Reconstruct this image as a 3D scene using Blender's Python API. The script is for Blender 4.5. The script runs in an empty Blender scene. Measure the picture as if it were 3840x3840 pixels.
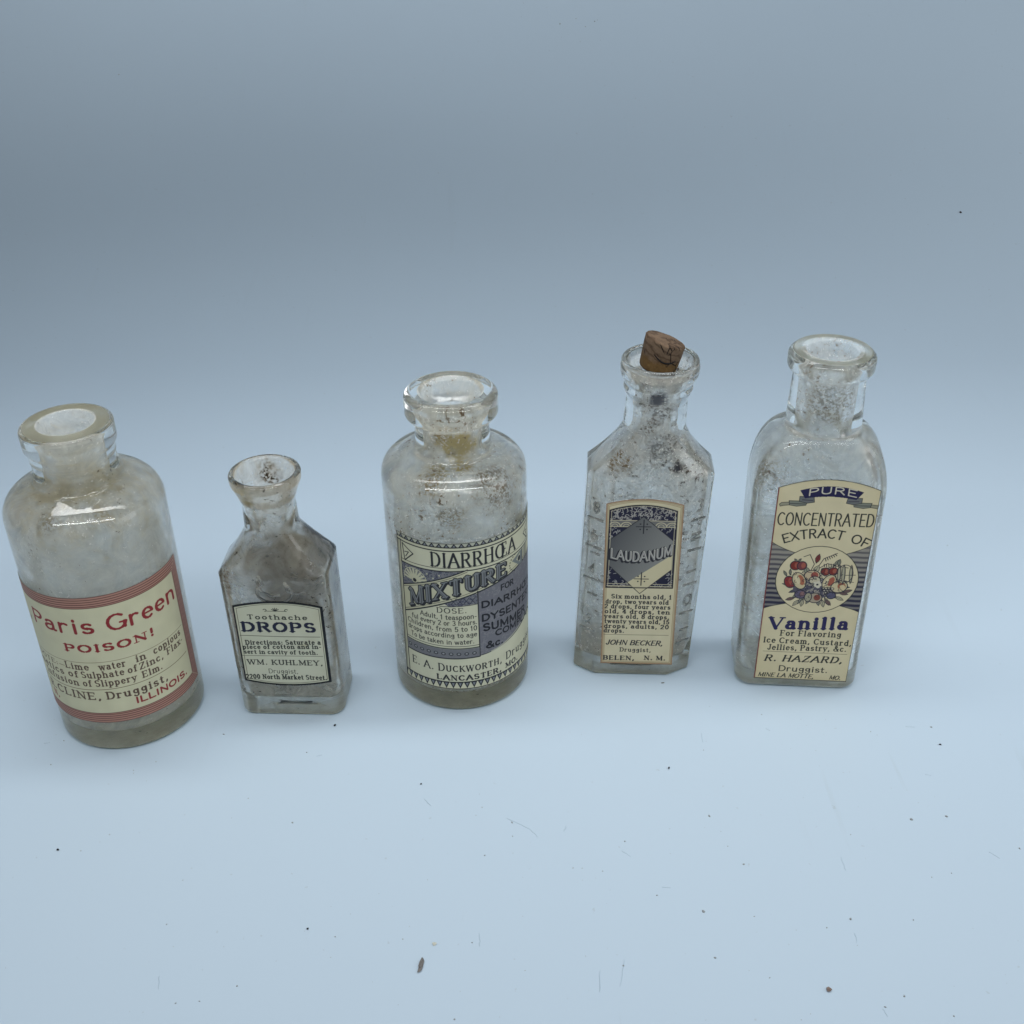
import bpy, math, random
import numpy as np
from mathutils import Vector, Matrix

R = math.radians
scene = bpy.context.scene
col = scene.collection
random.seed(7)
rng = np.random.default_rng(11)

# ------------------------------------------------------------------ camera
cam_data = bpy.data.cameras.new('camera')
cam_data.sensor_width = 36.0
cam_data.lens = 36.0 * 1.11184
cam_data.clip_start = 0.005
cam_data.clip_end = 50.0
cam = bpy.data.objects.new('camera', cam_data)
col.objects.link(cam)
cam.matrix_world = (Matrix.Translation((0, 0, 0.2544958)) @ Matrix.Rotation(R(90 - 32.0204), 4, 'X')
                    @ Matrix.Rotation(R(-0.8147), 4, 'Z'))
scene.camera = cam

# ------------------------------------------------------------------ world, lamps, exposure
world = bpy.data.worlds.new('World')
scene.world = world
world.use_nodes = True
bg = world.node_tree.nodes['Background']
bg.inputs['Color'].default_value = (0.96, 0.98, 1.0, 1)
bg.inputs['Strength'].default_value = 0.19

def area(name, loc, target, sx, sy, power, color=(1, 1, 1)):
    d = bpy.data.lights.new(name, 'AREA')
    d.shape = 'RECTANGLE'
    d.size, d.size_y, d.energy, d.color = sx, sy, power, color
    o = bpy.data.objects.new(name, d)
    o.location = loc
    o.rotation_euler = (Vector(target) - Vector(loc)).to_track_quat('-Z', 'Y').to_euler()
    col.objects.link(o)
    return o

area('tent_lamp', (0.0, 0.0, 0.50), (0.0, 0.28, 0.0), 0.80, 0.036, 1.48)
area('front_side_lamp', (0.60, 0.15, 0.30), (0.25, 0.25, 0.0), 0.30, 0.30, 0.62)
area('floor_fill', (0.02, 0.33, 0.46), (0.02, 0.35, 0.0), 0.70, 0.06, 0.44).data.spread = R(92)  # added fill: brightens the flat floor, beam cut short of the backdrop
area('backdrop_fill', (-0.14, 0.46, 0.62), (-0.14, 0.95, 0.42), 0.80, 0.08, 0.64).data.spread = R(90)  # added fill that lifts the upper backdrop
area('side_lamp', (0.70, 0.50, 0.40), (0.36, 0.80, 0.08), 0.20, 0.20, 0.27).data.spread = R(110)  # added fill that lifts the right side of the backdrop
# the two rows of small diodes over the front edge that show as dotted glints on the glass
diode = None
for row, (ly, lz) in enumerate(((0.075, 0.50), (0.025, 0.495))):
    for i in range(15):
        lx = -0.24 + 0.48 * i / 14
        if diode is None:
            diode = area('diode_lamp', (lx, ly, lz), (lx, 0.30, 0.05), 0.010, 0.005, 0.007)
        else:
            o = diode.copy()
            o.location = (lx, ly, lz)
            col.objects.link(o)

scene.view_settings.view_transform = 'Standard'
scene.view_settings.look = 'None'
scene.view_settings.exposure = 0.11
scene.view_settings.gamma = 1.0
scene.view_settings.use_curve_mapping = False
cy = scene.cycles
cy.max_bounces = 24
cy.diffuse_bounces = 14
cy.glossy_bounces = 8
cy.transmission_bounces = 24
cy.transparent_max_bounces = 8
cy.caustics_refractive = True
cy.caustics_reflective = True
cy.blur_glossy = 0.6
cy.sample_clamp_indirect = 18.0
cy.use_denoising = True
cy.denoiser = 'OPENIMAGEDENOISE'

# ------------------------------------------------------------------ helpers
def tag(o, label=None, cat=None, group=None, kind=None):
    if label: o['label'] = label
    if cat: o['category'] = cat
    if group: o['group'] = group
    if kind: o['kind'] = kind
    return o

def empty(name, loc, rz=0.0):
    o = bpy.data.objects.new(name, None)
    o.empty_display_size = 0.01
    o.location = loc
    o.rotation_euler = (0, 0, rz)
    col.objects.link(o)
    return o

def link(name, me, parent=None):
    o = bpy.data.objects.new(name, me)
    col.objects.link(o)
    if parent: o.parent = parent
    return o

class NT:
    """small node-tree writer"""
    def __init__(self, name):
        self.m = bpy.data.materials.new(name)
        self.m.use_nodes = True
        self.t = self.m.node_tree
        self.t.nodes.clear()
        self.out = self.t.nodes.new('ShaderNodeOutputMaterial')
    def n(self, typ, _in=None, **kw):
        nd = self.t.nodes.new(typ)
        for a, b in kw.items(): setattr(nd, a, b)
        for key, v in (_in or {}).items():
            s = nd.inputs[key]
            if isinstance(v, bpy.types.NodeSocket): self.t.links.new(v, s)
            else: s.default_value = v
        return nd
    def ramp(self, fac, stops):
        nd = self.t.nodes.new('ShaderNodeValToRGB')
        self.t.links.new(fac, nd.inputs[0])
        el = nd.color_ramp.elements
        while len(el) < len(stops): el.new(0.5)
        for e, (p, c) in zip(el, stops):
            e.position = p
            e.color = (c, c, c, 1) if not isinstance(c, (tuple, list)) else (*c, 1)
        return nd.outputs[0]
    def noise(self, vec, scale, detail=4, rough=0.55, dist=0.0):
        nd = self.n('ShaderNodeTexNoise', {'Vector': vec, 'Scale': scale, 'Detail': detail, 'Roughness': rough, 'Distortion': dist})
        return nd.outputs['Fac']
    def math(self, op, a, b=0.0, clamp=False):
        nd = self.t.nodes.new('ShaderNodeMath')
        nd.operation = op; nd.use_clamp = clamp
        for i, v in enumerate((a, b)):
            if isinstance(v, bpy.types.NodeSocket): self.t.links.new(v, nd.inputs[i])
            else: nd.inputs[i].default_value = v
        return nd.outputs[0]
    def mixc(self, fac, a, b):
        nd = self.t.nodes.new('ShaderNodeMix'); nd.data_type = 'RGBA'
        for s, v in ((nd.inputs[0], fac), (nd.inputs[6], a), (nd.inputs[7], b)):
            if isinstance(v, bpy.types.NodeSocket): self.t.links.new(v, s)
            else: s.default_value = v if not isinstance(v, tuple) else (*v, 1)
        return nd.outputs[2]
    def mixs(self, fac, a, b):
        nd = self.t.nodes.new('ShaderNodeMixShader')
        for s, v in zip(nd.inputs, (fac, a, b)):
            if isinstance(v, bpy.types.NodeSocket): self.t.links.new(v, s)
            else: s.default_value = v
        return nd.outputs[0]
    def done(self, shader):
        self.t.links.new(shader, self.out.inputs['Surface'])
        return self.m

# ------------------------------------------------------------------ the white paper sweep
def sweep_material():
    t = NT('sweep_paper')
    co = t.n('ShaderNodeTexCoord').outputs['Object']
    big = t.noise(co, 3.0, 3)
    c = t.mixc(t.ramp(big, [(0.3, 0.0), (0.7, 1.0)]), (0.446, 0.556, 0.656), (0.458, 0.570, 0.670))
    # faint rubbed scuffs running front to back, and soft grey marks
    mp = t.n('ShaderNodeMapping', {'Vector': co, 'Scale': (120.0, 11.0, 11.0), 'Location': (3.1, 1.7, 0.4), 'Rotation': (0, 0, R(-5))}).outputs[0]
    sc = t.ramp(t.noise(mp, 1.0, 5, 0.6, 0.4), [(0.61, 0.0), (0.70, 1.0)])
    area_mask = t.ramp(t.noise(co, 9.0, 2), [(0.48, 0.0), (0.62, 1.0)])
    # the rubbed patch is at the front, where things are slid in and out
    far = t.n('ShaderNodeVectorMath', {0: co, 1: (0.075, 0.165, 0.0)}, operation='DISTANCE').outputs['Value']
    near = t.ramp(far, [(0.07, 1.0), (0.20, 0.12)])
    f = t.math('MULTIPLY', t.math('MULTIPLY', t.math('MULTIPLY', sc, area_mask), near), 0.34)
    c = t.mixc(f, c, (0.31, 0.37, 0.39))
    sp = t.ramp(t.noise(co, 420.0, 2, 0.5), [(0.735, 0.0), (0.76, 1.0)])
    c = t.mixc(t.math('MULTIPLY', sp, 0.22), c, (0.25, 0.28, 0.29))
    b = t.n('ShaderNodeBump', {'Height': t.noise(co, 60.0, 4), 'Strength': 0.03, 'Distance': 0.002}).outputs[0]
    p = t.n('ShaderNodeBsdfPrincipled', {'Base Color': c, 'Roughness': 0.62, 'Normal': b, 'Specular IOR Level': 0.25}).outputs[0]
    return t.done(p)

Y_FLAT, R_BEND, WALL_TOP = 0.55, 0.42, 1.35
prof = [(-0.75, 0.0)] + [(-0.75 + (Y_FLAT + 0.75) * i / 12, 0.0) for i in range(1, 13)]
for i in range(1, 33):
    a = (math.pi / 2) * i / 32
    prof.append((Y_FLAT + R_BEND * math.sin(a), R_BEND - R_BEND * math.cos(a)))
prof += [(Y_FLAT + R_BEND, R_BEND + (WALL_TOP - R_BEND) * i / 8) for i in range(1, 9)]
sv, sf = [], []
NX = 24
for (y, z) in prof:
    for i in range(NX + 1):
        sv.append((-1.1 + 2.2 * i / NX, y, z))
for j in range(len(prof) - 1):
    for i in range(NX):
        a = j * (NX + 1) + i
        sf.append((a, a + 1, a + NX + 2, a + NX + 1))
me = bpy.data.meshes.new('paper_sweep')
me.from_pydata(sv, [], sf)
me.shade_smooth()
me.materials.append(sweep_material())
tag(link('ground', me), kind='structure')

# ------------------------------------------------------------------ lettering: a stroke alphabet drawn in code
FONT = '''
A|.78|0,0 .39,1 .78,0;-.14,.35 .64,.35|s0,0 s.78,0
B|.66|.08,0 .08,1;-.08,1 .36,1;.36,1 @.36,.76,.22,.24,90,-90;-.36,.52 .08,.52;.36,.52 @.36,.26,.27,.26,90,-90;-.36,0 .08,0|l.08,0 l.08,1
C|.72|@.40,.5,.37,.5,48,312|
D|.72|.08,0 .08,1;-.08,1 .32,1;.32,1 @.32,.5,.37,.5,90,-90;-.32,0 .08,0|l.08,0 l.08,1
E|.60|.08,0 .08,1;-.08,1 .58,1 ;-.08,.52 .48,.52;-.08,0 .60,0|l.08,0 l.08,1 v.58,.9 v.60,.1
F|.58|.08,0 .08,1;-.08,1 .57,1;-.08,.5 .46,.5|s.08,0 l.08,1 v.57,.9
G|.76|@.40,.5,.37,.5,48,350;-.76,.42 .52,.42;.70,.42 .70,.08|
H|.74|.08,0 .08,1;.66,0 .66,1;-.08,.52 .66,.52|s.08,0 s.08,1 s.66,0 s.66,1
I|.22|.11,0 .11,1|s.11,0 s.11,1
J|.46|.34,1 .34,.25 @.17,.25,.17,.25,0,-170|s.34,1
K|.70|.08,0 .08,1;-.08,.36 .62,1;.28,.54 .66,0|s.08,0 s.08,1 s.66,0 s.60,1
L|.58|.08,0 .08,1;-.08,0 .57,0|s.08,1 l.08,0 v.57,.1
M|.90|-.09,0 .09,1;.09,1 .45,.12;-.45,.12 .81,1;.81,1 .81,0|s.09,0 l.09,1 s.81,0 r.81,1
N|.76|-.09,0 .09,1;.09,1 .67,0;-.67,0 .67,1|s.09,0 l.09,1 s.67,1
O|.78|@.39,.5,.36,.5,90,450|
P|.62|.08,0 .08,1;-.08,1 .34,1;.34,1 @.34,.74,.25,.26,90,-90;-.34,.48 .08,.48|s.08,0 l.08,1
Q|.78|@.39,.5,.36,.5,90,450;.45,.25 .72,-.12|
R|.70|.08,0 .08,1;-.08,1 .34,1;.34,1 @.34,.75,.24,.25,90,-90;-.34,.5 .08,.5;.34,.5 .64,0|s.08,0 l.08,1 r.64,0
S|.60|@.30,.75,.24,.25,35,270 @.30,.25,.26,.25,90,-145|
T|.66|.33,0 .33,1;-.02,1 .64,1|s.33,0 v.02,.9 v.64,.9
U|.72|.09,1 .09,.30 @.36,.30,.27,.30,180,360 .63,1|s.09,1 s.63,1
V|.74|0,1 .37,0;-.37,0 .74,1|s.03,1 s.72,1
W|1.05|0,1 .27,0;-.27,0 .52,.95;.52,.95 .78,0;-.78,0 1.05,1|s.03,1 s.54,1 s1.02,1
X|.72|.02,1 .70,0;-.70,1 .02,0|s.05,0 s.67,0 s.05,1 s.67,1
Y|.72|.02,1 .36,.48 .36,0;-.36,.48 .70,1|s.36,0 s.05,1 s.67,1
Z|.64|-.05,1 .60,1;.60,1 .04,0;-.04,0 .62,0|v.05,.9 v.62,.1
Œ|1.10|@.42,.5,.38,.5,90,450;.68,0 .68,1;-.42,1 1.06,1;-.68,.52 .98,.52;-.42,0 1.09,0|v1.06,.9 v1.09,.1
0|.58|@.29,.5,.24,.5,90,450|
1|.36|.06,.80 .18,1 .18,0|s.18,0
2|.56|@.28,.74,.23,.26,165,-30 .05,0 ;-.05,0 .53,0|
3|.56|@.27,.76,.21,.24,150,-90 @.27,.26,.24,.26,90,-150|
4|.58|.40,0 .40,1 .04,.30;-.04,.30 .56,.30|s.40,0
5|.56|-.50,1 .12,1;.12,1 .08,.52 @.27,.32,.24,.32,115,-150|
6|.56|.44,.98 @.30,.5,.25,.5,110,180 @.29,.3,.24,.3,180,540|
7|.54|-.04,1 .52,1;.52,1 .20,0|
8|.56|@.28,.75,.20,.25,90,450;@.28,.26,.24,.26,90,450|
9|.56|@.28,.68,.24,.32,0,360 @.26,.5,.26,.5,0,-70|
a|.54|@.25,.47,.17,.19,150,0 .42,.10 @.49,.10,.07,.10,180,300;@.23,.19,.19,.19,70,340;-.42,.40 .22,.38|
b|.56|.08,0 .08,1;@.29,.33,.21,.33,150,-150|l.08,1
c|.50|@.27,.33,.23,.33,45,315|
d|.56|.47,0 .47,1;@.26,.33,.21,.33,30,330|l.47,1 r.47,0
e|.52|-.05,.36 .47,.36;@.27,.33,.22,.33,8,312|
f|.38|.15,0 .15,.80 @.27,.80,.12,.2,180,40;-.01,.64 .32,.64|s.15,0
g|.54|@.25,.40,.19,.25,90,450;.46,.64 .46,-.06 @.26,-.06,.20,.22,0,-160|
h|.60|.08,0 .08,1;.08,.42 @.29,.42,.21,.24,170,0 .50,0|l.08,1 s.08,0 s.50,0
i|.24|.12,0 .12,.64;.12,.88 .12,.92|l.12,.64 s.12,0
j|.26|.15,.64 .15,-.08 @.03,-.08,.12,.18,0,-120;.15,.88 .15,.92|l.15,.64
k|.58|.08,0 .08,1;-.08,.24 .46,.64;.24,.38 .52,0|l.08,1 s.08,0 s.50,0
l|.24|.12,0 .12,1|l.12,1 s.12,0
m|.90|.08,0 .08,.64;.08,.42 @.26,.42,.18,.24,170,0 .44,0;.44,.42 @.62,.42,.18,.24,170,0 .80,0|l.08,.64 s.08,0 s.44,0 s.80,0
n|.60|.08,0 .08,.64;.08,.42 @.29,.42,.21,.24,170,0 .50,0|l.08,.64 s.08,0 s.50,0
o|.54|@.27,.33,.22,.33,90,450|
p|.56|.08,-.28 .08,.64;@.29,.33,.21,.33,150,-150|l.08,.64 s.08,-.28
q|.56|.47,-.28 .47,.64;@.26,.33,.21,.33,30,330|s.47,-.28
r|.44|.08,0 .08,.64;.08,.40 @.27,.40,.19,.25,165,50|l.08,.64 s.08,0
s|.46|@.23,.49,.17,.17,35,270 @.23,.17,.19,.17,90,-150|
t|.36|.14,.86 .14,.14 @.25,.14,.11,.14,180,310;-.0,.64 .32,.64|
u|.60|.08,.64 .08,.22 @.27,.22,.19,.22,180,350;.48,.64 .48,0|l.08,.64 l.48,.64 r.48,0
v|.54|.02,.64 .27,0;-.27,0 .52,.64|s.04,.64 s.50,.64
w|.80|.02,.64 .21,0;-.21,0 .40,.62;.40,.62 .59,0;-.59,0 .78,.64|s.04,.64 s.76,.64
x|.54|.04,.64 .50,0;-.50,.64 .04,0|s.06,0 s.48,0 s.06,.64 s.48,.64
y|.54|.02,.64 .28,.02;-.52,.64 .22,-.16 @.13,-.16,.09,.11,0,-130|s.04,.64 s.50,.64
z|.48|-.04,.64 .44,.64;.44,.64 .04,0;-.04,0 .46,0|
.|.22|.11,.03 .11,.06|
,|.22|.12,.06 .12,.02 .06,-.13|
:|.22|.11,.05 .11,.08;.11,.50 .11,.53|
!|.26|.13,.50 .13,1;.13,.05 .13,.07|
-|.36|-.05,.33 .31,.33|
—|.80|-.02,.33 .78,.33|
&|.80|.70,.42 @.34,.25,.32,.25,10,-200 .46,.66 @.36,.80,.14,.2,-20,200 .40,.45 .74,0|
'''
GLYPHS = {}
for line in FONT.strip().split('\n'):
    ch, w, st, se = line.split('|')
    strokes = []
    for s in st.split(';'):
        hair = s.startswith('-')
        if hair: s = s[1:]
        pts = []
        for tk in s.split():
            if tk[0] == '@':
                cx, cyy, rx, ry, a0, a1 = map(float, tk[1:].split(','))
                nseg = max(4, int(abs(a1 - a0) / 24))
                for q in range(nseg + 1):
                    a = R(a0 + (a1 - a0) * q / nseg)
                    pts.append((cx + rx * math.cos(a), cyy + ry * math.sin(a)))
            else:
                pts.append(tuple(map(float, tk.split(','))))
        strokes.append((pts, hair))
    serifs = [(q[0], *map(float, q[1:].split(','))) for q in se.split()]
    GLYPHS[ch] = (float(w), strokes, serifs)

STY = dict(
    sans=dict(stem=.17, hair=.145, serif=0), light=dict(stem=.125, hair=.105, serif=0), bold=dict(stem=.23, hair=.20, serif=0),
    gothic=dict(stem=.17, hair=.11, serif=0), roman=dict(stem=.17, hair=.085, serif=.11), slab=dict(stem=.21, hair=.125, serif=.15),
    fat=dict(stem=.28, hair=.13, serif=.15), type_=dict(stem=.25, hair=.17, serif=.15), ital=dict(stem=.22, hair=.14, serif=0, slant=.25),
    italser=dict(stem=.22, hair=.10, serif=.13, slant=.25), obl=dict(stem=.16, hair=.12, serif=0, slant=.25))

class Print:
    """a sheet of printed paper, rasterised in millimetres into one colour per grid point"""
    RES = 10.0
    def __init__(self, u0, u1, z0, z1, paper):
        self.u0, self.z0 = u0, z0
        self.nx, self.ny = int((u1 - u0) * self.RES) + 1, int((z1 - z0) * self.RES) + 1
        self.U, self.Z = np.meshgrid(u0 + np.arange(self.nx) / self.RES, z0 + np.arange(self.ny) / self.RES)
        self.px = np.ones((self.ny, self.nx, 3)) * np.array(paper)
        self.mask = np.ones((self.ny, self.nx), bool)
        blot = rng.normal(size=(self.ny // 24 + 3, self.nx // 24 + 3))
        yi, xi = np.arange(self.ny) / 24, np.arange(self.nx) / 24
        y0, x0 = yi.astype(int), xi.astype(int)
        fy, fx = (yi - y0)[:, None], (xi - x0)[None, :]
        b = (blot[np.ix_(y0, x0)] * (1 - fy) * (1 - fx) + blot[np.ix_(y0 + 1, x0)] * fy * (1 - fx)
             + blot[np.ix_(y0, x0 + 1)] * (1 - fy) * fx + blot[np.ix_(y0 + 1, x0 + 1)] * fy * fx)
        self.px *= (1 + 0.025 * b + 0.012 * rng.normal(size=b.shape))[..., None]
        # age: browner towards the cut edges and in a few damp patches
        e = np.minimum(np.minimum(self.U - u0, u1 - self.U), np.minimum(self.Z - z0, z1 - self.Z))
        age = 0.55 * np.exp(-np.clip(e, 0, None) / 1.6)
        for _ in range(5):
            cx, cz, rr = rng.uniform(u0, u1), rng.uniform(z0, z1), rng.uniform(3, 9)
            age += rng.uniform(.1, .3) * np.exp(-(((self.U - cx) / rr) ** 2 + ((self.Z - cz) / rr / .7) ** 2) * (1 + .35 * b))
        self.px *= 1 - np.clip(age, 0, 1)[..., None] * np.array((0.07, 0.11, 0.20))
    def put(self, cov, color, sl=None):
        t = self.px if sl is None else self.px[sl]
        t += (np.array(color) - t) * cov[..., None]
    def segs(self, segs, color, alpha=1.0):
        """segs: list of (x0,y0,x1,y1,width) in mm"""
        cov = np.zeros((self.ny, self.nx), np.float32)
        r = self.RES
        for x0, y0, x1, y1, w in segs:
            m = w / 2 + 0.15
            ia, ib = int((min(x0, x1) - m - self.u0) * r), int((max(x0, x1) + m - self.u0) * r) + 2
            ja, jb = int((min(y0, y1) - m - self.z0) * r), int((max(y0, y1) + m - self.z0) * r) + 2
            ia, ja = max(ia, 0), max(ja, 0)
            if ia >= min(ib, self.nx) or ja >= min(jb, self.ny): continue
            U, Z = self.U[ja:jb, ia:ib], self.Z[ja:jb, ia:ib]
            dx, dy = x1 - x0, y1 - y0
            L = dx * dx + dy * dy + 1e-9
            t = np.clip(((U - x0) * dx + (Z - y0) * dy) / L, 0, 1)
            d = np.hypot(U - x0 - t * dx, Z - y0 - t * dy)
            c = np.clip(0.5 + (w / 2 - d) * r, 0, 1)
            np.maximum(cov[ja:jb, ia:ib], c, out=cov[ja:jb, ia:ib])
        self.put(cov * alpha, color)
    def line(self, pts, w, color, alpha=1.0):
        self.segs([(*pts[i], *pts[i + 1], w) for i in range(len(pts) - 1)], color, alpha)
    def inside(self, pts):
        ins = np.zeros((self.ny, self.nx), bool)
        n = len(pts)
        for i in range(n):
            (xa, ya), (xb, yb) = pts[i], pts[(i + 1) % n]
            if abs(yb - ya) < 1e-9: continue
            c = ((ya > self.Z) != (yb > self.Z)) & (self.U < (xb - xa) * (self.Z - ya) / (yb - ya) + xa)
            ins ^= c
        return ins
    def poly(self, pts, color, alpha=1.0, extra=None):
        m = self.inside(pts)
        if extra is not None: m = m & extra
        self.put(m * alpha, color)
        return m
    def ell(self, x, y, rx, ry, color, alpha=1.0, rot=0.0):
        c, s = math.cos(R(rot)), math.sin(R(rot))
        dx, dy = self.U - x, self.Z - y
        q = np.hypot((dx * c + dy * s) / rx, (-dx * s + dy * c) / ry)
        cov = np.clip(0.5 + (1 - q) * min(rx, ry) * self.RES, 0, 1)
        self.put(cov * alpha, color)
    def ring(self, x, y, rx, ry, w, color, a0=0, a1=360, rot=0):
        c, s = math.cos(R(rot)), math.sin(R(rot))
        n = max(8, int(abs(a1 - a0) / 10))
        pts = []
        for i in range(n + 1):
            a = R(a0 + (a1 - a0) * i / n)
            px, py = rx * math.cos(a), ry * math.sin(a)
            pts.append((x + px * c - py * s, y + px * s + py * c))
        self.line(pts, w, color)
    def text(self, s, x0, x1, yb, h, style, color, yb1=None, h1=None, bow=0.0, fn=None, grow=0.0, shift=(0, 0), small=None, alpha=1.0):
        """set the words of s exactly between x0 and x1; baseline may tilt, bow and grow"""
        st = STY[style]
        slant = st.get('slant', 0)
        yb1 = yb if yb1 is None else yb1
        h1 = h if h1 is None else h1
        track = 0.14 + 0.85 * st['serif']
        x, items = 0.0, []
        for i, ch in enumerate(s):
            if ch == ' ':
                x += 0.42; continue
            key, sc = ch, 1.0
            if small and ch in small[1] and i in small[0]: sc = 0.78
            w = GLYPHS[key][0] * sc
            items.append((key, x, sc)); x += w + track
        total = x - track
        W = x1 - x0
        k = W / total
        def warp(gx, gy):
            t = gx / total
            hh = h + (h1 - h) * t
            if fn: px, py = fn(t, gy * hh, gx * k)
            else: px, py = x0 + gx * k + slant * gy * hh, yb + (yb1 - yb) * t + bow * 4 * t * (1 - t) + gy * hh
            return px + shift[0], py + shift[1]
        segs = []
        for key, gx, sc in items:
            w, strokes, serifs = GLYPHS[key]
            for pts, hair in strokes:
                for a, b in zip(pts[:-1], pts[1:]):
                    p, q = warp(gx + a[0] * sc, a[1] * sc), warp(gx + b[0] * sc, b[1] * sc)
                    dx, dy = abs(b[0] - a[0]), abs(b[1] - a[1])
                    v = dy / (math.hypot(dx, dy) + 1e-9)
                    wd = st['hair'] if hair else st['hair'] + (st['stem'] - st['hair']) * v
                    if st['serif'] == 0 and hair: wd = st['hair']
                    # a stem widens with the set width of the line, a hairline does not
                    wd = wd * h * (0.6 + 0.4 * min(1.8, max(0.7, k / h))) + grow
                    segs.append((*p, *q, wd))
            if st['serif'] > 0:
                e = st['serif'] * (1.0 if w > .3 else .9)
                for kind, sx, sy in serifs:
                    wd = st['hair'] * h * 0.95 + grow
                    if kind == 'v':
                        p, q = warp(gx + sx * sc, (sy - .09) * sc), warp(gx + sx * sc, (sy + .09) * sc)
                    else:
                        xa = sx - (e if kind in 'sl' else 0); xb = sx + (e if kind in 'sr' else 0)
                        p, q = warp(gx + xa * sc, sy * sc), warp(gx + xb * sc, sy * sc)
                    segs.append((*p, *q, wd))
        self.segs(segs, color, alpha)
    def mesh(self, name, place, tone=(1, 1, 1)):
        """one quad per cell inside the outline; place maps (u mm, z mm) arrays to xyz"""
        self.px *= np.array(tone)      # scales every colour of the sheet by one even tone
        idx = -np.ones((self.ny, self.nx), np.int64)
        m = self.mask
        cell = m[:-1, :-1] & m[1:, :-1] & m[:-1, 1:] & m[1:, 1:]
        used = np.zeros_like(m)
        used[:-1, :-1] |= cell; used[1:, :-1] |= cell; used[:-1, 1:] |= cell; used[1:, 1:] |= cell
        idx[used] = np.arange(used.sum())
        x, y, z = place(self.U[used], self.Z[used])
        co = np.stack([x, y, z], 1).astype(np.float32)
        a, b, c, d = idx[:-1, :-1][cell], idx[:-1, 1:][cell], idx[1:, 1:][cell], idx[1:, :-1][cell]
        loops = np.stack([a, b, c, d], 1).ravel().astype(np.int32)
        nf = len(a)
        me = bpy.data.meshes.new(name)
        me.vertices.add(len(co)); me.vertices.foreach_set('co', co.ravel())
        me.loops.add(nf * 4); me.loops.foreach_set('vertex_index', loops)
        me.polygons.add(nf); me.polygons.foreach_set('loop_start', np.arange(nf, dtype=np.int32) * 4)
        me.polygons.foreach_set('use_smooth', np.ones(nf, bool))
        at = me.attributes.new('print', 'FLOAT_COLOR', 'POINT')
        rgba = np.ones((len(co), 4), np.float32)
        rgba[:, :3] = np.clip(self.px[used], 0.004, 1)
        at.data.foreach_set('color', rgba.ravel())
        me.update()
        return me

def label_material():
    t = NT('printed_paper')
    at = t.n('ShaderNodeAttribute', attribute_name='print')
    bf = t.n('ShaderNodeNewGeometry').outputs['Backfacing']
    c = t.mixc(bf, at.outputs['Color'], (0.44, 0.43, 0.33))
    co = t.n('ShaderNodeTexCoord').outputs['Object']
    b = t.n('ShaderNodeBump', {'Height': t.noise(co, 900.0, 3), 'Strength': 0.12, 'Distance': 0.0002}).outputs[0]
    p = t.n('ShaderNodeBsdfPrincipled', {'Base Color': c, 'Roughness': 0.55, 'Normal': b, 'Specular IOR Level': 0.3}).outputs[0]
    return t.done(p)
M_LABEL = label_material()

# ------------------------------------------------------------------ the five printed labels
def hatch(L, mask, color, n, alpha=1.0, seed=1, w=0.16, size=1.1):
    """irregular light scrollwork inside a mask"""
    g = np.random.default_rng(seed)
    ys, xs = np.nonzero(mask)
    segs = []
    for i in g.integers(0, len(xs), n):
        x, y = L.U[ys[i], xs[i]], L.Z[ys[i], xs[i]]
        a0, r_ = g.uniform(0, 360), g.uniform(.35, .8) * size
        if g.random() < .6:
            p = [(x + r_ * .5 * math.cos(R(a0 + q)), y + r_ * .5 * math.sin(R(a0 + q))) for q in range(0, 200, 33)]
        else:
            p = [(x, y), (x + r_ * math.cos(R(a0)), y + r_ * math.sin(R(a0)))]
        segs += [(*p[k], *p[k + 1], w) for k in range(len(p) - 1)]
    keep = L.px.copy()
    L.segs(segs, color, alpha)
    L.px[~mask] = keep[~mask]

def arc_top(x0, x1, z, rise, n=16):
    return [(x0 + (x1 - x0) * i / n, z + rise * 4 * (i / n) * (1 - i / n)) for i in range(n + 1)]

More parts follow.
